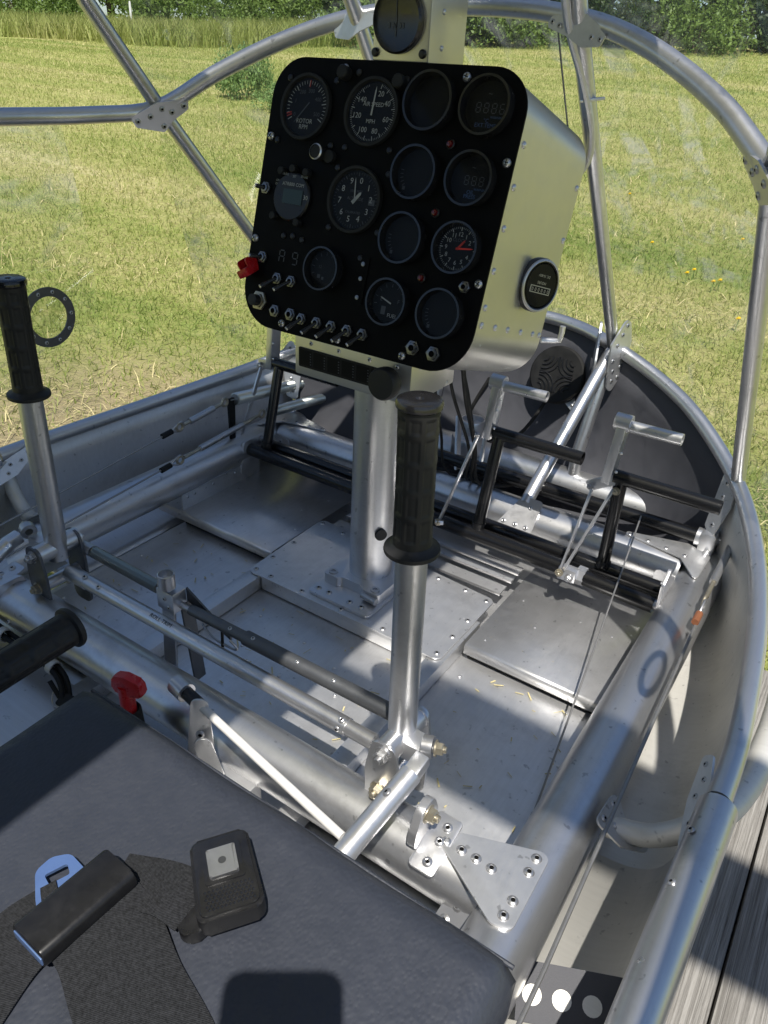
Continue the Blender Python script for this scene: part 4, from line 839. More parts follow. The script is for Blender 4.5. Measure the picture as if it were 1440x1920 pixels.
# compass column on top
box('compass_column', (.0, 1.016, .965), (.088, .094, .236), 'side sheet', con, .003)
lathe('compass', [(.0375, 0), (.0375, .007), (.035, .010), (.028, .008), (0, .007)], frame((-.003, .969, .893), (0, -1, 0), (1, 0, 0)), 'gloss plastic', con, 44)
bm = bmesh.new(); Mk = frame((-.003, .9605, .893), (0, -1, 0), (1, 0, 0)); put_quad(bm, Mk, -.0006, .0006, -.018, .024, 0); put_text(bm, '3 N 33', .009, Mk @ Matrix.Translation((0, -.006, 0)), 0); link('compass_card', mesh_from('compass_card', bm, ['print dim'], 0), con)
for x_, z_ in ((-.038, .857), (.036, .857), (-.038, .930), (.036, .930)): lathe('compass_screw', [(.0055, 0), (.0055, .002), (.004, .004), (0, .0045)], frame((x_ - .001, .969, z_), (0, -1, 0)), 'black plastic', con, 14)
rivets(con, [(.0442, 1.0, .865), (.0442, 1.0, .905), (.0442, 1.0, .95)], (1, 0, 0), .6, ME_DOME)
tube('console_fitting', [(.185, 1.15, .470), (.200, 1.16, .470), (.210, 1.165, .471), (.212, 1.166, .484), (.212, 1.166, .495)], .0048, 'machined aluminium', con, 10)

# ================================================================== flight controls
def _grip(L, r):
    bm = bmesh.new(); nu, nv = 120, 84; rows = []
    for j in range(nv + 1):
        v = j / nv; row = []
        for i in range(nu):
            a = i / nu * 8; rr = r * (1.0 - .03 * math.sin(v * PI))
            fa = abs((a % 1) - .5); rowi = v * 5.2 - .35; fr = abs((rowi % 1) - .5)
            if 0 < rowi < 4.6: rr -= .0013 * max(0, min(1, (.34 - fa) / .05)) * max(0, min(1, (.40 - fr) / .04))
            if v < .02: rr -= .002 * (1 - v / .02)
            row.append(bm.verts.new((rr * math.cos(a * PI / 4), rr * math.sin(a * PI / 4), v * L)))
        rows.append(row)
    for A, B in zip(rows, rows[1:]):
        for i in range(nu): bm.faces.new((A[i], A[(i + 1) % nu], B[(i + 1) % nu], B[i]))
    bm.faces.new(rows[0][::-1]); bm.faces.new(rows[-1]); return shared('grip', bm, ['black rubber'], 50)
ME_GRIP = _grip(.148, .0200)
GP = [(.0285, 0), (.029, .002), (.0285, .0045), (.023, .0065), (.0200, .010)]
def stick(s, label):
    b = V((s * .323, .552, .150)); t_ = V((s * .311, .553, .577)); ax = (t_ - b).normalized(); st = thing('control_stick', label, 'control stick', (b.x, b.y, .06), 'cyclic control sticks')
    P = lambda z: b + ax * ((z - b.z) / ax.z)
    tube('stick_tube', [b, P(.425)], .0168, AT, st, 24)
    Mg = frame(P(.422), ax, (1, 0, 0)); lathe('grip_flange', GP, Mg, 'black rubber', st, 36)
    link('grip', ME_GRIP, st, Mg @ Matrix.Translation((0, 0, .006)))
    c = lathe('grip_cap', [(.0185, 0), (.0220, .003), (.0224, .007), (.0210, .010), (.0185, .0112), (.004, .0105), (.0028, .0085), (0, .0085)], Mg @ Matrix.Translation((0, 0, .151)), 'gloss plastic', st, 32)
    # pivot: two upright plates fore and aft of the tube
    for k, y in ((0, .516), (1, .586)):
        M = frame((b.x, y, .115), (0, -1, 0), (1, 0, 0)); pl = plate('pivot_plate', rpoly([(-.020, -.066), (.020, -.066), (.022, .02), (.016, .070), (-.016, .070), (-.024, .02)], .012), .0045, M, 'dark anodised' if s < 0 else 'aluminium tube', st, .0006)
        if k == 0:
            for z in (.055, -.005, -.038): fast(ME_BOLT if z < .05 else ME_BOLTS, 'bolt', pl, M @ V((.0 if z > 0 else -.004, z, .0045)), (0, -1, 0), 1.05)
        else: fast(ME_BOLTS, 'bolt', pl, M @ V((0, .05, -.001)), (0, 1, 0), 1.0)
    tube('pivot_pin', [(b.x, .514, .170), (b.x, .590, .170)], .0155, AT, st, 18); tube('lower_pin', [(b.x, .514, .112), (b.x, .590, .112)], .010, AT, st, 14)
    # lug on the cross tube
    M = frame((s * .383, .500, .100), (s, 0, 0), (0, 1, 0)); lg = plate('pivot_lug', rpoly([(-.026, -.006), (.026, -.006), (.024, .022), (.012, .050), (-.012, .050), (-.024, .022)], .012), .010, M, 'machined aluminium', st, .001)
    fast(ME_BOLT, 'bolt', lg, M @ V((0, .034, .010)), (s, 0, 0), 1.1)
    M = frame((s * .408, .4985, .0975), (0, -.25, .97), (s, 0, 0)); bp = plate('lug_base', rpoly([(-.016, -.036), (.016, -.036), (.016, .034), (-.016, .034)], .005), .0035, M, 'machined aluminium', st, .0006)
    rivets(bp, [M @ V((.003, y, .0035)) for y in (-.024, .002, .020)], M.col[2][:3], .95)
    # push rod with fork end running aft under the seat
    tube('push_rod', [(s * .367, .500, .180), (s * .356, .415, .156), (s * .33, .18, .100)], .0125, 'machined aluminium', st, 18)
    bx = frame((s * .368, .510, .183), (.05, 1, .24)); box('fork_end', None, (.018, .018, .026), 'machined aluminium', st, .003, bx)
    bm = lathe_bm(bmesh.new(), [(.006, -.006), (.0125, -.006), (.0125, .006), (.006, .006), (.006, -.006)], frame((s * .366, .536, .190), (s, .3, .1)), 20); bmesh.ops.recalc_face_normals(bm, faces=bm.faces[:])
    rb = link('rod_bearing', mesh_from('rod_bearing', bm, 'zinc steel'), st); fast(ME_BOLT, 'bolt', rb, (s * .375, .538, .191), (s, .3, .1), .95)
    box('crank_arm', (s * .345, .545, .168), (.04, .03, .028), 'machined aluminium', st, .007); rivets(st, [(s * .3605, .462, .1835)], (-s * .6, -.2, .8), .8)
stick(1, 'control stick with black ribbed grip in front of the pedestal tube'); stick(-1, 'control stick with black ribbed grip at the left edge, beside the flat ring')

lk = thing('stick_link_tube', 'polished cross tube joining the feet of the two control sticks', 'link rod', (0, .552, .06))
tube('rod', [(-.262, .552, .130), (.245, .552, .130)], .0120, AT, lk, 20); tube('end_fitting', [(.235, .552, .130), (.285, .552, .130)], .0105, 'zinc steel', lk, 16); tube('end_fitting', [(-.300, .552, .130), (-.255, .552, .130)], .0128, AT, lk, 16)
rivets(lk, [(.238, .548, .1420), (-.255, .548, .1424), (-.22, .5455, .1402)], (0, -.4, .9), .7); rivets(lk, [(.236, .5405, .131)], (0, -1, .2), .7)
bm = bmesh.new(); put_text(bm, 'ROLL TRIM', .009, frame((-.085, .5470, .1412), (0, -.42, .907), (1, 0, 0))); link('lettering', mesh_from('lettering', bm, ['matt black'], 0), lk)
tr = thing('roll_trim_rod', 'dark grey roll trim rod with spring, clamp block and knurled knob', 'trim rod', (-.1, .58, 0))
tube('rod', [(-.06, .583, .150), (.06, .585, .150)], .0082, 'dark anodised', tr, 16); tube('rod_sleeve', [(.045, .585, .150), (.06, .585, .150), (.295, .587, .152)], .0108, 'dark anodised', tr, 18)
rivets(tr, [(.062, .581, .1602), (.14, .581, .1602), (.20, .581, .1608), (.02, .580, .1572)], (0, -.3, .95), .5); tube('threaded_stud', [(-.09, .582, .150), (-.055, .583, .150)], .0052, 'zinc steel', tr, 12)
def spring(name, a, b, r, wr, turns, mat, parent):
    a = V(a); b = V(b); z = b - a; M = frame(a, z); n = turns * 10; pts = [M @ V((r * math.cos(k * 2 * PI / 10), r * math.sin(k * 2 * PI / 10), z.length * k / n)) for k in range(n + 1)]
    o = tube(name, pts, wr, mat, parent, 5); d = z.normalized(); tube('end_hook', [a, a - d * .012], wr, mat, o, 6); tube('end_hook', [b, b + d * .012], wr, mat, o, 6); return o
spring('coil_spring', (-.290, .594, .150), (-.135, .590, .152), .0088, .0013, 60, 'dark spring', tr); tube('spring_core', [(-.289, .594, .150), (-.136, .590, .152)], .0080, 'dark anodised', tr, 12)
tube('spring_anchor', [(-.318, .594, .150), (-.292, .594, .150)], .010, 'zinc steel', tr, 14)
box('clamp_block', (-.096, .580, .158), (.034, .026, .034), 'machined aluminium', tr, .0015); bar('block_leg', (-.102, .578, .142), (-.108, .572, .0), .026, .004, 'machined aluminium', tr, (0, 1, 0)); bar('block_leg', (-.080, .592, .150), (-.075, .60, -.002), .004, .022, 'dark anodised', tr, (0, 1, 0))
plate('guide_wedge', [(-.08, .03), (-.08, .052), (.005, .004), (.005, -.004)], .003, frame((0, .597, .122), (0, -1, 0), (1, 0, 0)), 'dark anodised', tr)
tube('wire_guide', [(-.045, .588, .128), (-.02, .584, .118), (.02, .583, .118), (.028, .583, .124), (.015, .583, .131)], .0018, 'zinc steel', tr, 6, 4); tube('stop_pin', [(.0, .584, .150), (.0, .582, .105)], .0022, 'matt black', tr, 8)
def knurl(name, M, parent, r=.0122, h=.022):
    bm = bmesh.new(); nu, nv = 48, 10; rows = []
    for j in range(nv + 1): rows.append([bm.verts.new(M @ V(((r + .0006 * ((i + j) % 2)) * math.cos(2 * PI * i / nu), (r + .0006 * ((i + j) % 2)) * math.sin(2 * PI * i / nu), h * j / nv))) for i in range(nu)])
    for A, B in zip(rows, rows[1:]):
        for i in range(nu): bm.faces.new((A[i], A[(i + 1) % nu], B[(i + 1) % nu], B[i]))
    lathe_bm(bm, [(r, h), (r * .86, h + .0008), (r * .82, h - .010), (0, h - .010)], M, 24); lathe_bm(bm, [(r, 0), (0, 0)], M, 24); bmesh.ops.recalc_face_normals(bm, faces=bm.faces[:])
    return link(name, mesh_from(name, bm, 'machined aluminium', 25), parent)
knurl('knurled_knob', frame((-.094, .572, .182), (0, 0, 1)), tr); tube('knob_stem', [(-.094, .574, .172), (-.094, .572, .185)], .005, 'zinc steel', tr, 10); rivets(tr, [(-.096, .5665, .163), (-.088, .5665, .150)], (0, -1, 0), .6)

# pitch trim in front of the seat
pt = thing('pitch_trim_rod', 'white trim rod with knurled knob slanting along the seat front', 'trim rod', (.1, .45, .0))
a = V((.052, .463, .150)); b = V((.340, .413, .148)); d = (b - a).normalized()
tube('rod', [a + d * .03, b], .0052, 'white plastic', pt, 14); knurl('knurled_knob', frame(a + d * .008, -d), pt, .0125, .024); tube('collar', [a + d * .004, a + d * .034], .0085, 'black plastic', pt, 14)
M = frame((.094, .449, .118), (.55, -.80, .15), (0, 0, 1)); pl = plate('bracket_plate', rpoly([(.046, -.010), (.046, .010), (-.02, .016), (-.115, .016), (-.115, -.016), (-.02, -.016)], .008), .003, M, 'aluminium sheet', pt, .0005); rivets(pl, [M @ V((-.004, 0, .004))], M.col[2][:3], .95)
M2 = frame((.115, .440, .088), (.60, -.78, .12), (.25, .10, -.96)); plate('bracket_link', rpoly([(-.034, -.011), (.05, -.011), (.05, .011), (-.034, .011)], .010), .003, M2, 'aluminium sheet', pt, .0005)
box('bracket_box', (.12, .455, .01), (.09, .045, .075), 'aluminium sheet', pt, .002)
cn = thing('wiring_connector', 'white plastic wire connector lying in front of the seat', 'connector', (.165, .425, .04)); box('connector_shell', None, (.030, .014, .012), 'white plastic', cn, .002, frame((.170, .424, .055), (.1, -.3, 1), (1, -.25, .1))); box('connector_plug', None, (.020, .018, .015), 'white plastic', cn, .002, frame((.190, .420, .052), (.1, -.3, 1), (1, -.25, .1)))
tube('wire', [(.20, .418, .052), (.24, .412, .040), (.30, .408, .042), (.36, .40, .03)], .0022, 'matt black', cn, 8, 5); tube('wire', [(.20, .420, .050), (.26, .420, .03), (.33, .415, .035), (.37, .41, .02)], .0016, 'white plastic', cn, 8, 5)
tray = plate('aft_tray', [(.06, .395), (.46, .395), (.46, .47), (.06, .47)], .003, Matrix.Translation((0, 0, .0)), 'aluminium sheet', cab)
plate('aft_tray', [(-.46, .30), (.03, .30), (.03, .47), (-.46, .47)], .003, Matrix.Translation((0, 0, .0)), 'aluminium sheet', cab)
box('seat_front_board', (.305, .325, .075), (.50, .004, .205), 'aluminium sheet', cab, .0008); box('seat_rail', (.305, .385, -.005), (.50, .012, .02), 'dull skin', cab, .001)
for x_ in (.34, .43): box('tray_rib', (x_, .42, .012), (.006, .09, .02), 'aluminium sheet', cab, .0008)

# red valve handle, key, wires
rv = thing('fuel_valve_handle', 'red plastic T handle on a black base behind the seat corner', 'handle', (-.012, .425, .003))
lathe('valve_base', [(0, 0), (.021, 0), (.018, .05), (.0155, .105), (.014, .108), (.0115, .104), (0, .104)], Matrix.Translation((-.012, .425, .003)), 'matt black', rv, 24); tube('stem', [(-.012, .425, .10), (-.012, .425, .150)], [.0105, .0095], 'red plastic', rv, 18)
plate('handle_bar', rpoly([(-.020, -.010), (-.002, -.014), (.026, -.010), (.022, .012), (.0, .016), (-.018, .012)], .006), .013, frame((-.010, .432, .152), (.25, -1, .05), (1, .25, .0)), 'red plastic', rv, .003)
ky = thing('ignition_key', 'small key with steel ring lying by the seat corner', 'key', (-.19, .435, .004)); plate('key_head', rpoly([(-.014, -.010), (.010, -.010), (.014, 0), (.010, .010), (-.014, .010)], .004), .004, frame((-.170, .432, .022), (0, -.3, 1), (1, .2, 0)), 'matt black', ky); bar('key_blade', (-.184, .430, .024), (-.215, .437, .034), .007, .002, 'matt black', ky)
tube('key_ring', [V((-.192, .432, .018)) + V((math.cos(k * PI / 8) * .013, math.sin(k * PI / 8) * .008, math.sin(k * PI / 8) * .011)) for k in range(16)], .0012, 'zinc steel', ky, 8, closed=True); lathe('key_barrel', [(.010, 0), (.010, .018), (0, .019)], Matrix.Translation((-.168, .432, .003)), 'zinc steel', ky, 16)
wr = thing('wire_loom', 'black wire loom clipped along the rear cross tube at left', 'cable', (-.25, .45, .04))
for dy, dz in ((0, 0), (.006, .006), (-.005, .007)): tube('wire', [(-.47, .462 + dy, .035 + dz), (-.35, .456 + dy, .034 + dz), (-.25, .455 + dy, .036 + dz), (-.20, .448 + dy, .03 + dz), (-.17, .43 + dy, .008 + dz)], .0040, 'matt black', wr, 10, 5)
for x_ in (-.36, -.235): bm = bmesh.new(); ring_bm(bm, .0095, .0115, .012, frame((x_, .455, .040), (1, 0, 0)), 20); bmesh.ops.recalc_face_normals(bm, faces=bm.faces[:]); link('clip', mesh_from('clip', bm, 'dull skin'), wr); rivets(wr, [(x_ + .006, .466, .058)], (0, -.7, .7), .6)
# collective lever
cl = thing('collective_lever', 'black ribbed collective lever grip lying level at the lower left edge', 'lever', (-.055, .1, .1))
Mc = frame((-.056, .232, .236), (0, 1, .03), (1, 0, 0)); link('grip', ME_GRIP, cl, Mc @ Matrix.Scale(1.08, 4)); lathe('grip_end', [(.0215, .158), (.026, .160), (.0262, .164), (.0245, .167), (.018, .168), (0, .166)], Mc, 'black rubber', cl, 32); tube('lever_tube', [(-.056, .235, .236), (-.056, -.1, .225), (-.056, -.5, .08)], .0165, AT, cl, 18)

# ------------------------------------------------------------------ yaw pedals
BE = 'black enamel'
def pedal(par, x, yf, yt, zt=.262, ext=True, link_=None):
    tube('pedal_upright', [(x, yf, .078), (x, yt, zt)], .0115, BE, par, 16); tube('foot_bar', [(x - .012, yt, zt + .003), (x + .162, yt, zt + .003)], .0122, BE, par, 18, hollow=.84)
    lathe('clamp_collar', [(.0135, -.006), (.0135, .006), (.0125, .0065)], frame((x, (yf * .96 + yt * .04), .086), (0, .2, 1)), BE, par, 16)
    if ext:
        e = bar('toe_arm', (x - .024, yt + .004, zt - .012), (x - .016, yt + .006, zt + .105), .030, .016, 'machined aluminium', par, (1, 0, 0), .002)
        tube('toe_bar', [(x - .018, yt + .004, zt + .094), (x + .078, yt + .002, zt + .096)], .0098, 'machined aluminium', par, 16, hollow=.82); lathe('toe_boss', [(.0145, -.013), (.0145, .013), (0, .013)], frame((x - .018, yt + .004, zt + .098), (1, 0, 0)), 'machined aluminium', par, 20)
        rivets(par, [(x - .0165 + .0085, yt - .010, zt + .05), (x - .009, yt - .010, zt + .015)], (0, -1, 0), .5, ME_DOME)
def brake_link(par, top, bot, w=.010):
    bar('link_arm', top, bot, w, .004, 'machined aluminium', par, (1, 0, 0)); fast(ME_BOLTS, 'bolt', par, V(top) + V((-.003, -.004, 0)), (-.5, -.85, 0), .6); fast(ME_BOLT, 'bolt', par, V(bot) + V((.001, -.006, 0)), (.2, -1, .1), .75)
pa = thing('yaw_pedals', 'black tube pedal bar nearest the seat with two foot bars', 'pedals', (0, 1.147, 0), 'yaw pedal bars')
tube('pivot_tube', [(-.505, 1.150, .070), (.300, 1.147, .070)], .0145, BE, pa, 20); tube('sleeve_tube', [(.340, 1.143, .068), (.466, 1.141, .066)], .0145, BE, pa, 20); tube('inner_shaft', [(.29, 1.147, .069), (.482, 1.142, .067)], .0095, 'machined aluminium', pa, 14)
lathe('shaft_nut', [(.0175, -.008), (.0175, .008), (.012, .009)], frame((.333, 1.145, .068), (1, 0, 0)), 'machined aluminium', pa, 6, smooth=20)
pedal(pa, .115, 1.154, 1.199); pedal(pa, -.437, 1.166, 1.216)
brake_link(pa, (.078, 1.185, .258), (.040, 1.135, .078)); brake_link(pa, (-.481, 1.208, .255), (-.503, 1.150, .085)); bar('crank_arm', (.030, 1.150, .07), (.046, 1.125, .080), .016, .008, 'machined aluminium', pa); bar('toe_crank', (-.49, 1.208, .256), (-.44, 1.214, .262), .022, .004, 'machined aluminium', pa, (0, 1, 0))
pb = thing('yaw_pedals', 'black tube pedal bar farther from the seat, reaching the right longeron', 'pedals', (.1, 1.187, 0), 'yaw pedal bars')
tube('pivot_tube', [(-.46, 1.192, .072), (.468, 1.187, .072)], .0140, BE, pb, 20); pedal(pb, .357, 1.182, 1.171); pedal(pb, -.195, 1.190, 1.215, ext=False)
brake_link(pb, (.316, 1.160, .240), (.300, 1.120, .078)); bar('link_arm', (.352, 1.155, .248), (.306, 1.124, .082), .011, .005, 'machined aluminium', pb, (1, 0, 0)); bar('toe_crank', (.306, 1.165, .236), (.350, 1.168, .262), .018, .012, 'machined aluminium', pb, (0, 1, 0)); box('crank_block', (.312, 1.132, .072), (.034, .020, .026), 'machined aluminium', pb, .004)
fast(ME_BOLT, 'bolt', pb, (.357, 1.155, .246), (-.2, -1, 0), .7); fast(ME_BOLTS, 'bolt', pb, (.318, 1.121, .070), (0, -1, 0), .8)
for s in (-1, 1):
    o = plate('end_bracket', rpoly([(-.030, -.052), (.0, -.075), (.012, -.05), (.058, -.02), (.058, .022), (-.018, .022)], .008), .006, frame((s * .478, 1.148, .072), (-s, 0, 0), (0, 1, 0)), 'machined aluminium', pa if s > 0 else pb, .001); fast(ME_BOLTS, 'bolt', o, (s * .471, 1.185, .085), (-s, 0, 0), .8)
pc = thing('yaw_cross_shaft', 'black cross shaft above the front tubes with a clamp at its right end', 'shaft', (.2, 1.33, .12))
tube('shaft', [(-.10, 1.312, .120), (.488, 1.328, .120)], .0138, BE, pc, 20); tube('shaft', [(-.02, 1.398, .080), (.47, 1.405, .080)], .0110, BE, pc, 16); box('end_clamp', (.500, 1.328, .118), (.030, .040, .044), 'machined aluminium', pc, .008); tube('end_collar', [(.478, 1.328, .12), (.489, 1.328, .12)], .0175, 'machined aluminium', pc, 20)
bar('horn', (.516, 1.330, .118), (.541, 1.385, .145), .020, .006, 'machined aluminium', pc, (1, 0, 0)); bar('horn', (.505, 1.325, .10), (.500, 1.24, .075), .026, .008, 'machined aluminium', pc, (1, 0, 0)); fast(ME_BOLT, 'bolt', pc, (.552, 1.388, .147), (1, 0, 0), .9); fast(ME_BOLT, 'bolt', pc, (.536, 1.388, .150), (-.2, -.3, 1), .8)
bar('shaft_bracket', (.03, 1.316, .12), (.01, 1.37, .19), .012, .006, 'machined aluminium', pc, (1, 0, 0)); bar('shaft_bracket', (-.02, 1.31, .10), (-.055, 1.36, .20), .020, .006, 'machined aluminium', pc, (1, 0, 0))
for c_, r_ in (((-.06, 1.425, .10), .036), ((-.075, 1.475, .12), .030)):
    o = thing('round_fuel_cup', 'round machined cup on the front tube, ' + ('nearer' if r_ > .033 else 'farther') + ' of the two behind the pedals', 'fitting', c_)
    lathe('cup_body', [(0, -.01), (r_, -.01), (r_, .026), (r_ * .93, .030), (r_ * .82, .030), (r_ * .80, .018), (0, .018)], Matrix.Translation(c_), 'machined aluminium', o, 32); rivets(o, [V(c_) + V((math.cos(a) * r_ * .6, math.sin(a) * r_ * .6, .018)) for a in (0.3, 2.4, 4.4)], (0, 0, 1), .6)
wl = thing('console_wiring', 'black wires hanging from the console down to the front tubes', 'wires', (.05, 1.2, .1))
for k, (x0, y0) in enumerate(((.06, 1.05), (.075, 1.06), (.09, 1.055), (.02, 1.06), (-.045, 1.06))): tube('wire', [(x0, y0, .47), (x0 + .01 * math.sin(k * 2), y0 + .05, .36), (x0 - .02 + .02 * math.cos(k), 1.19 + .01 * k, .22), (x0 - .03, 1.26, .115), (x0 - .02 + .03 * k, 1.36, .10)], .0030 + .0006 * (k % 3), 'matt black', wl, 8, 6)
# ------------------------------------------------------------------ cables, turnbuckles and springs
def turnbuckle(par, a, b, r=.0068):
    a = V(a); b = V(b); d = (b - a).normalized(); m1 = a.lerp(b, .22); m2 = a.lerp(b, .74)
    tube('turnbuckle_barrel', [m1, m2], r, 'zinc steel', par, 14); tube('turnbuckle_end', [m1, a + d * .012], r * .55, 'yellow zinc', par, 10); tube('turnbuckle_end', [m2, b - d * .010], r * .55, 'yellow zinc', par, 10)
    for p in (a, b): tube('eye', [p + frame((0, 0, 0), d) .to_3x3() @ V((0, math.cos(k * PI / 6) * .0085, math.sin(k * PI / 6) * .0085)) for k in range(12)], .0030, 'yellow zinc', par, 8, closed=True)
def thimble(par, p, d, sl='matt black'):
    p = V(p); d = V(d).normalized(); M = frame(p, d); tube('thimble', [M @ V((0, math.sin(t) * .0085 * (1 - .55 * math.cos(t)) , .014 - math.cos(t) * .016)) for t in [k * PI / 8 for k in range(17)]], .0022, 'zinc steel', par, 8); tube('sleeve', [M @ V((0, 0, -.004)), M @ V((0, 0, -.030))], .0060, sl, par, 10)
def cable(label, pts, tb, th, dirv, sl='matt black', r=.0019):
    c = thing('control_cable', label, 'cable', pts[0], 'control cables'); tube('wire_rope', pts, r, 'cable steel', c, 8); turnbuckle(c, *tb); thimble(c, th, dirv, sl); return c
L1 = [(-.50, -.1, .065), (-.50, .679, .147), (-.50, .938, .174)]; cable('upper steel cable along the left side wall with turnbuckle and spring', L1, ((-.50, .972, .178), (-.50, 1.105, .192)), (-.50, .955, .176), (0, 1, .1))
c2 = cable('lower steel cable above the left longeron with long turnbuckle', [(-.47, .1, .055), (-.47, .664, .102), (-.47, .90, .121)], ((-.47, .940, .124), (-.47, 1.19, .146)), (-.47, .918, .1225), (0, 1, .1))
c3 = cable('steel cable along the right longeron with copper ferrule and turnbuckle', [(.572, -.3, .112), (.564, .432, .112), (.545, 1.06, .112)], ((.5405, 1.135, .114), (.541, 1.375, .142)), (.5425, 1.10, .113), (0, 1, .05), 'copper ferrule', .0024)
for i, (a, b, r, lb) in enumerate((((-.50, 1.135, .190), (-.50, 1.395, .158), .0125, 'thick steel coil spring against the left side wall'), ((-.47, 1.215, .142), (-.455, 1.430, .122), .0115, 'lower steel coil spring in front of the left pedal'))):
    o = thing('return_spring', lb, 'spring', a, 'return springs'); spring('coil', a, b, r, .0016, 70, 'spring steel', o); tube('inner_sleeve', [a, b], r * .88, 'zinc steel', o, 12)
bl = plate('cable_arm', rpoly([(-.010, -.05), (.012, -.05), (.008, .05), (-.008, .05)], .006), .004, frame((-.50, 1.125, .145), (-1, 0, 0), (0, 1, 0)), 'matt black', cab)
o = thing('thin_pull_wire', 'thin pale wire slanting from the floor up to the black cross shaft', 'wire', (.46, .70, -.03)); tube('wire', [(.455, .70, -.026), (.415, 1.02, .055), (.378, 1.30, .138)], .0016, 'cable steel', o, 8); lathe('floor_eye', [(.004, 0), (.004, .004), (0, .005)], Matrix.Translation((.455, .70, -.031)), 'zinc steel', o, 10)
# round finned unit in the nose
fn = thing('nose_horn', 'round black finned unit on the dark nose wall', 'horn', (.075, 1.58, .2)); Mf = frame((.075, 1.585, .262), (-.05, -.93, .35), (1, 0, 0))
lathe('body', [(0, 0), (.058, 0), (.064, .006), (.064, .022), (.060, .026), (0, .027)], Mf, 'matt black', fn, 40)
for q in range(4):
    for k in range(4):
        a0 = q * PI / 2 + .35; tube('fin', [Mf @ V((math.cos(a0 + t) * 0 + (.038 + 0) * math.cos(q * PI / 2 + PI / 4) * 1.3 + math.cos(q * PI / 2 + PI / 4 + PI + t) * (.010 + .009 * k), .038 * 1.3 * math.sin(q * PI / 2 + PI / 4) + math.sin(q * PI / 2 + PI / 4 + PI + t) * (.010 + .009 * k), .0275)) for t in [-.9 + .225 * j for j in range(9)]], .0018, 'black plastic', fn, 6)
for a in (.6, 2.3, 3.9, 5.4): pl = plate('mount_ear', rpoly([(.056, -.014), (.084, -.006), (.084, .006), (.056, .014)], .004), .002, Mf @ Matrix.Rotation(a, 4, 'Z'), 'machined aluminium', fn); rivets(pl, [Mf @ Matrix.Rotation(a, 4, 'Z') @ V((.074, 0, .002))], Mf.col[2][:3], .6)
tube('lead', [(.06, 1.575, .21), (.02, 1.53, .12), (-.06, 1.53, .085), (-.12, 1.545, .12), (-.09, 1.57, .22)], .0042, 'matt black', fn, 8, 6)

# ================================================================== seat and belt
ST = .26
def seat():
    t = thing('seat_cushion', 'dark blue grey vinyl seat cushion filling the lower left', 'seat', (.305, .0, .17)); bm = bmesh.new()
    nx, ny = 40, 40; x0, x1, y0, y1 = .05, .56, -.32, .342; top = []
    for j in range(ny + 1):
        row = []
        for i in range(nx + 1):
            u = i / nx; v = j / ny; X_ = x0 + (x1 - x0) * u; Y_ = y0 + (y1 - y0) * v
            eu = min(u, 1 - u) * (x1 - x0); ev = min(v, 1 - v) * (y1 - y0); R0 = .016; z = ST
            for e in (eu, ev):
                if e < R0: z -= R0 - math.sqrt(max(0, R0 * R0 - (R0 - e) ** 2))
            z += .004 * math.sin(PI * u) * math.sin(PI * v) + .0012 * math.sin(X_ * 38 + Y_ * 13) * math.sin(Y_ * 31); row.append(bm.verts.new((X_, Y_, z)))
        top.append(row)
    for A, B in zip(top, top[1:]):
        for i in range(nx): bm.faces.new((A[i], A[i + 1], B[i + 1], B[i]))
    ringv = top[0] + [r[-1] for r in top[1:]] + top[-1][-2::-1] + [r[0] for r in top[-2:0:-1]]; low = [bm.verts.new((v.co.x, v.co.y, .172)) for v in ringv]
    for k in range(len(ringv)): j = (k + 1) % len(ringv); bm.faces.new((ringv[k], low[k], low[j], ringv[j]))
    bm.faces.new(low); bmesh.ops.recalc_face_normals(bm, faces=bm.faces[:]); link('cushion', mesh_from('cushion', bm, 'seat vinyl', 60), t)
    tube('piping', [(x0 + .004, y1 - .001, ST - .0165), (x1 - .004, y1 - .001, ST - .0165)], .0022, 'seat vinyl', t, 8); box('seat_base', (.305, .0, .166), (.49, .62, .012), 'aluminium sheet', t, .001)
seat()
def ribbon(name, pts, wd, mat, parent, nrm=(0, 0, 1)):
    P = spline(pts, 6); bm = bmesh.new(); rows = []
    for i, p in enumerate(P):
        d = (P[min(i + 1, len(P) - 1)] - P[max(i - 1, 0)]).normalized(); s_ = d.cross(V(nrm)).normalized(); n_ = s_.cross(d)
        rows.append([bm.verts.new(p + s_ * wd * k + n_ * h) for k, h in ((-.5, 0), (-.25, .0012), (0, .0014), (.25, .0012), (.5, 0), (.5, -.0012), (-.5, -.0012))])
    for A, B in zip(rows, rows[1:]):
        for k in range(7): bm.faces.new((A[k], A[(k + 1) % 7], B[(k + 1) % 7], B[k]))
    bmesh.ops.recalc_face_normals(bm, faces=bm.faces[:]); return link(name, mesh_from(name, bm, mat, 50), parent)
bk = thing('belt_buckle', 'black seat belt buckle with silver press button on the seat', 'buckle', (.345, .25, ST + .004))
Mb = frame((.345, .2495, ST + .010), (-.06, -.05, 1), (.80, -.60, 0))
plate('buckle_body', rpoly([(-.037, -.0235), (.035, -.026), (.035, .026), (-.037, .0235)], .007, 6), .017, Mb, 'black plastic', bk, .003)
plate('buckle_tail', rpoly([(-.012, -.041), (.034, -.040), (.034, -.018), (-.022, -.018)], .008), .012, Mb @ Matrix.Translation((.0, 0, -.004)), 'black plastic', bk, .003)
fr_ = plate('buckle_rim', rpoly([(-.034, -.0215), (.032, -.023), (.032, .023), (-.034, .0215)], .006, 6), .0022, Mb @ Matrix.Translation((0, 0, .0172)), 'gloss plastic', bk, .0008)
plate('button_well', rpoly([(-.025, -.0155), (.008, -.0155), (.008, .0155), (-.025, .0155)], .002), .0012, Mb @ Matrix.Translation((0, 0, .0196)), 'gloss plastic', bk, .0004)
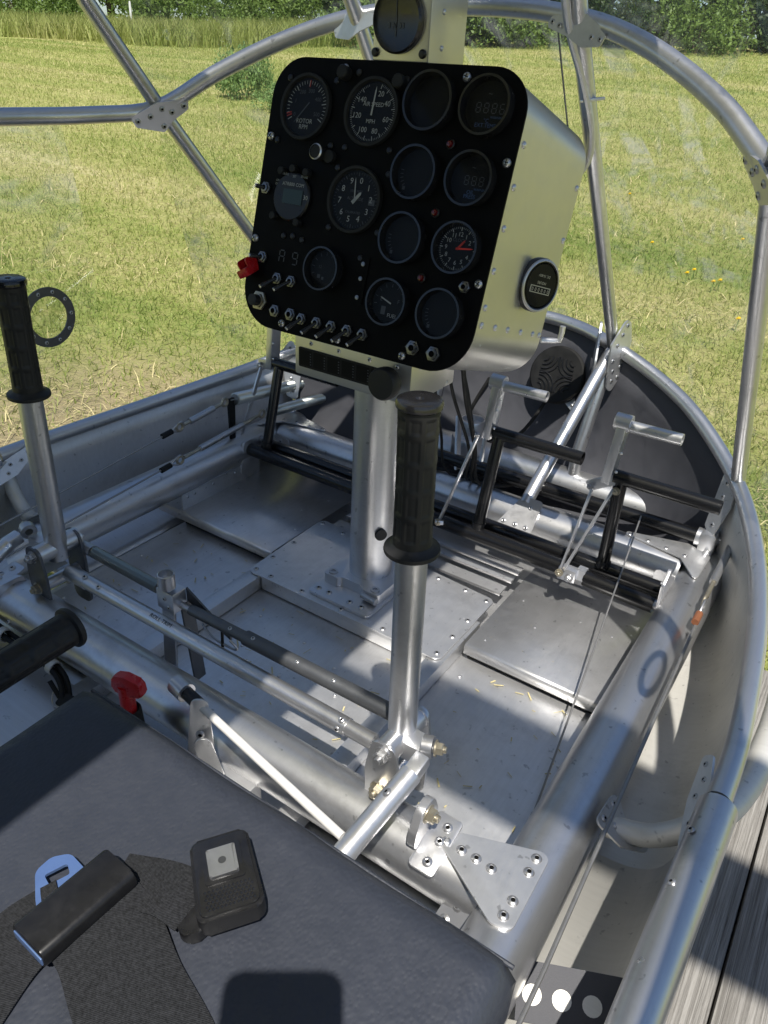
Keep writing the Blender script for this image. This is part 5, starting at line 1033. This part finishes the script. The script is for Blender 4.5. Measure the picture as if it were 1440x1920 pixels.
plate('press_button', rpoly([(-.021, -.0115), (.004, -.0115), (.004, .0115), (-.021, .0115)], .0015), .0030, Mb @ Matrix.Translation((0, 0, .0206)), 'zinc steel', bk, .0028)
lathe('button_dimple', [(.0032, .0002), (0, .0002)], Mb @ Matrix.Translation((-.0085, 0, .0236)), 'switch nickel', bk, 16)
bm = bmesh.new()
for i in range(6):
    for j in range(12): lathe_bm(bm, [(.0014, 0), (0, .0012)], Mb @ Matrix.Translation((.0125 + i * .0030, -.017 + j * .0031 + (i % 2) * .0015, .0195)), 4)
bmesh.ops.recalc_face_normals(bm, faces=bm.faces[:]); o = link('thumb_texture', mesh_from('thumb_texture', bm, 'gloss plastic', 0), bk)
ribbon('strap', [(.338, .222, ST + .015), (.318, .220, ST + .017), (.300, .216, ST + .014), (.285, .210, ST + .012), (.268, .203, ST + .010)], .046, 'belt webbing', bk)
tg = thing('belt_tongue', 'black seat belt tongue with blue metal loop on the seat', 'belt tongue', (.27, .167, ST + .004))
bm = bmesh.new(); ax0 = V((.269, .128, ST + .022)); ax1 = V((.272, .207, ST + .022)); z = ax1 - ax0; M = frame(ax0, z, (1, 0, 0)); prof = rpoly([(-.020, -.010), (.019, -.011), (.019, .006), (.006, .0105), (-.018, .005)], .005, 5); plate_bm(bm, prof, z.length, M, 0, .002)
bmesh.ops.recalc_face_normals(bm, faces=bm.faces[:]); link('tongue_cover', mesh_from('tongue_cover', bm, 'black plastic', 40), tg)
def tongue():
    outer = rpoly([(.024, -.024), (.024, .024), (-.004, .020), (-.030, .014), (-.036, 0), (-.030, -.014), (-.004, -.020)], .010, 5); M = frame((.246, .172, ST + .012), (-.08, 0, 1), (.94, -.34, 0)); bm = bmesh.new()
    hole = rpoly([(-.022, -.009), (-.022, .009), (-.011, .008), (-.011, -.008)], .002, 3)
    n1 = len(outer); V_ = {}
    for z_ in (0, .0025):
        V_[z_] = ([bm.verts.new(M @ V((*p, z_))) for p in outer], [bm.verts.new(M @ V((*p, z_))) for p in hole])
        eo = [bm.edges.new((V_[z_][0][k], V_[z_][0][(k + 1) % n1])) for k in range(n1)] + [bm.edges.new((V_[z_][1][k], V_[z_][1][(k + 1) % len(hole)])) for k in range(len(hole))]
        bmesh.ops.triangle_fill(bm, edges=eo, use_beauty=True)
    for q in (0, 1):
        A, B = V_[0][q], V_[.0025][q]
        for k in range(len(A)): bm.faces.new((A[k], A[(k + 1) % len(A)], B[(k + 1) % len(A)], B[k]))
    bmesh.ops.recalc_face_normals(bm, faces=bm.faces[:]); link('tongue_plate', mesh_from('tongue_plate', bm, 'blue steel', 40), tg)
tongue()
for p in ax0, ax1: box('tongue_edge', None, (.034, .008, .0022), 'blue steel', tg, .0008, frame(p, z, (1, 0, 0)))
ribbon('strap', [(.276, .172, ST + .020), (.305, .168, ST + .012), (.345, .152, ST + .008), (.40, .135, ST + .006), (.47, .10, ST + .006)], .076, 'belt webbing', tg)
ribbon('strap', [(.262, .160, ST + .016), (.25, .128, ST + .009), (.262, .08, ST + .007), (.30, -.02, ST + .006)], .060, 'belt webbing', tg, (0, 0, 1))

# grass clippings carried in on shoes
bm = bmesh.new(); rd = random.Random(5)
for k in range(130):
    x_, y_, z_ = rd.choice(((rd.uniform(-.17, .17), rd.uniform(.60, .85), Zf), (rd.uniform(.24, .45), rd.uniform(.60, .92), Zf), (rd.uniform(-.45, -.24), rd.uniform(.62, .92), Zf), (rd.uniform(.24, .45), rd.uniform(.95, 1.1), -.0013)))
    a = rd.uniform(0, 6.28); L = rd.uniform(.002, .009); W_ = rd.uniform(.0005, .0013); d_ = V((math.cos(a), math.sin(a), 0)); n_ = V((-d_.y, d_.x, 0)); c_ = V((x_, y_, z_ + .0012))
    bm.faces.new([bm.verts.new(p) for p in (c_ - d_ * L - n_ * W_, c_ + d_ * L - n_ * W_ + V((0, 0, .0008)), c_ + d_ * L + n_ * W_ + V((0, 0, .0008)), c_ - d_ * L + n_ * W_)])
tag(link('grass_clippings', mesh_from('grass_clippings', bm, 'dry hay', 0)), 'dry grass bits scattered on the metal cabin floor', 'grass bits', kind='stuff')
# the photographer's phone, held up over the seat; its shadow falls on the cushion
ph = thing('smartphone', 'black smartphone held up over the seat, casting its shadow on the cushion', 'phone', (.63, -.02, .75))
MP = cam.matrix_world @ Matrix.Translation((-.042, -.062, .010))
plate('phone_body', rpoly([(-.043, -.082), (.043, -.082), (.043, .080), (-.043, .080)], .013, 6), .010, MP, 'smartphone black', ph, .002)
plate('screen', rpoly([(-.039, -.077), (.039, -.077), (.039, .075), (-.039, .075)], .010, 6), .0006, MP @ Matrix.Translation((0, 0, .0103)), 'gloss plastic', ph)
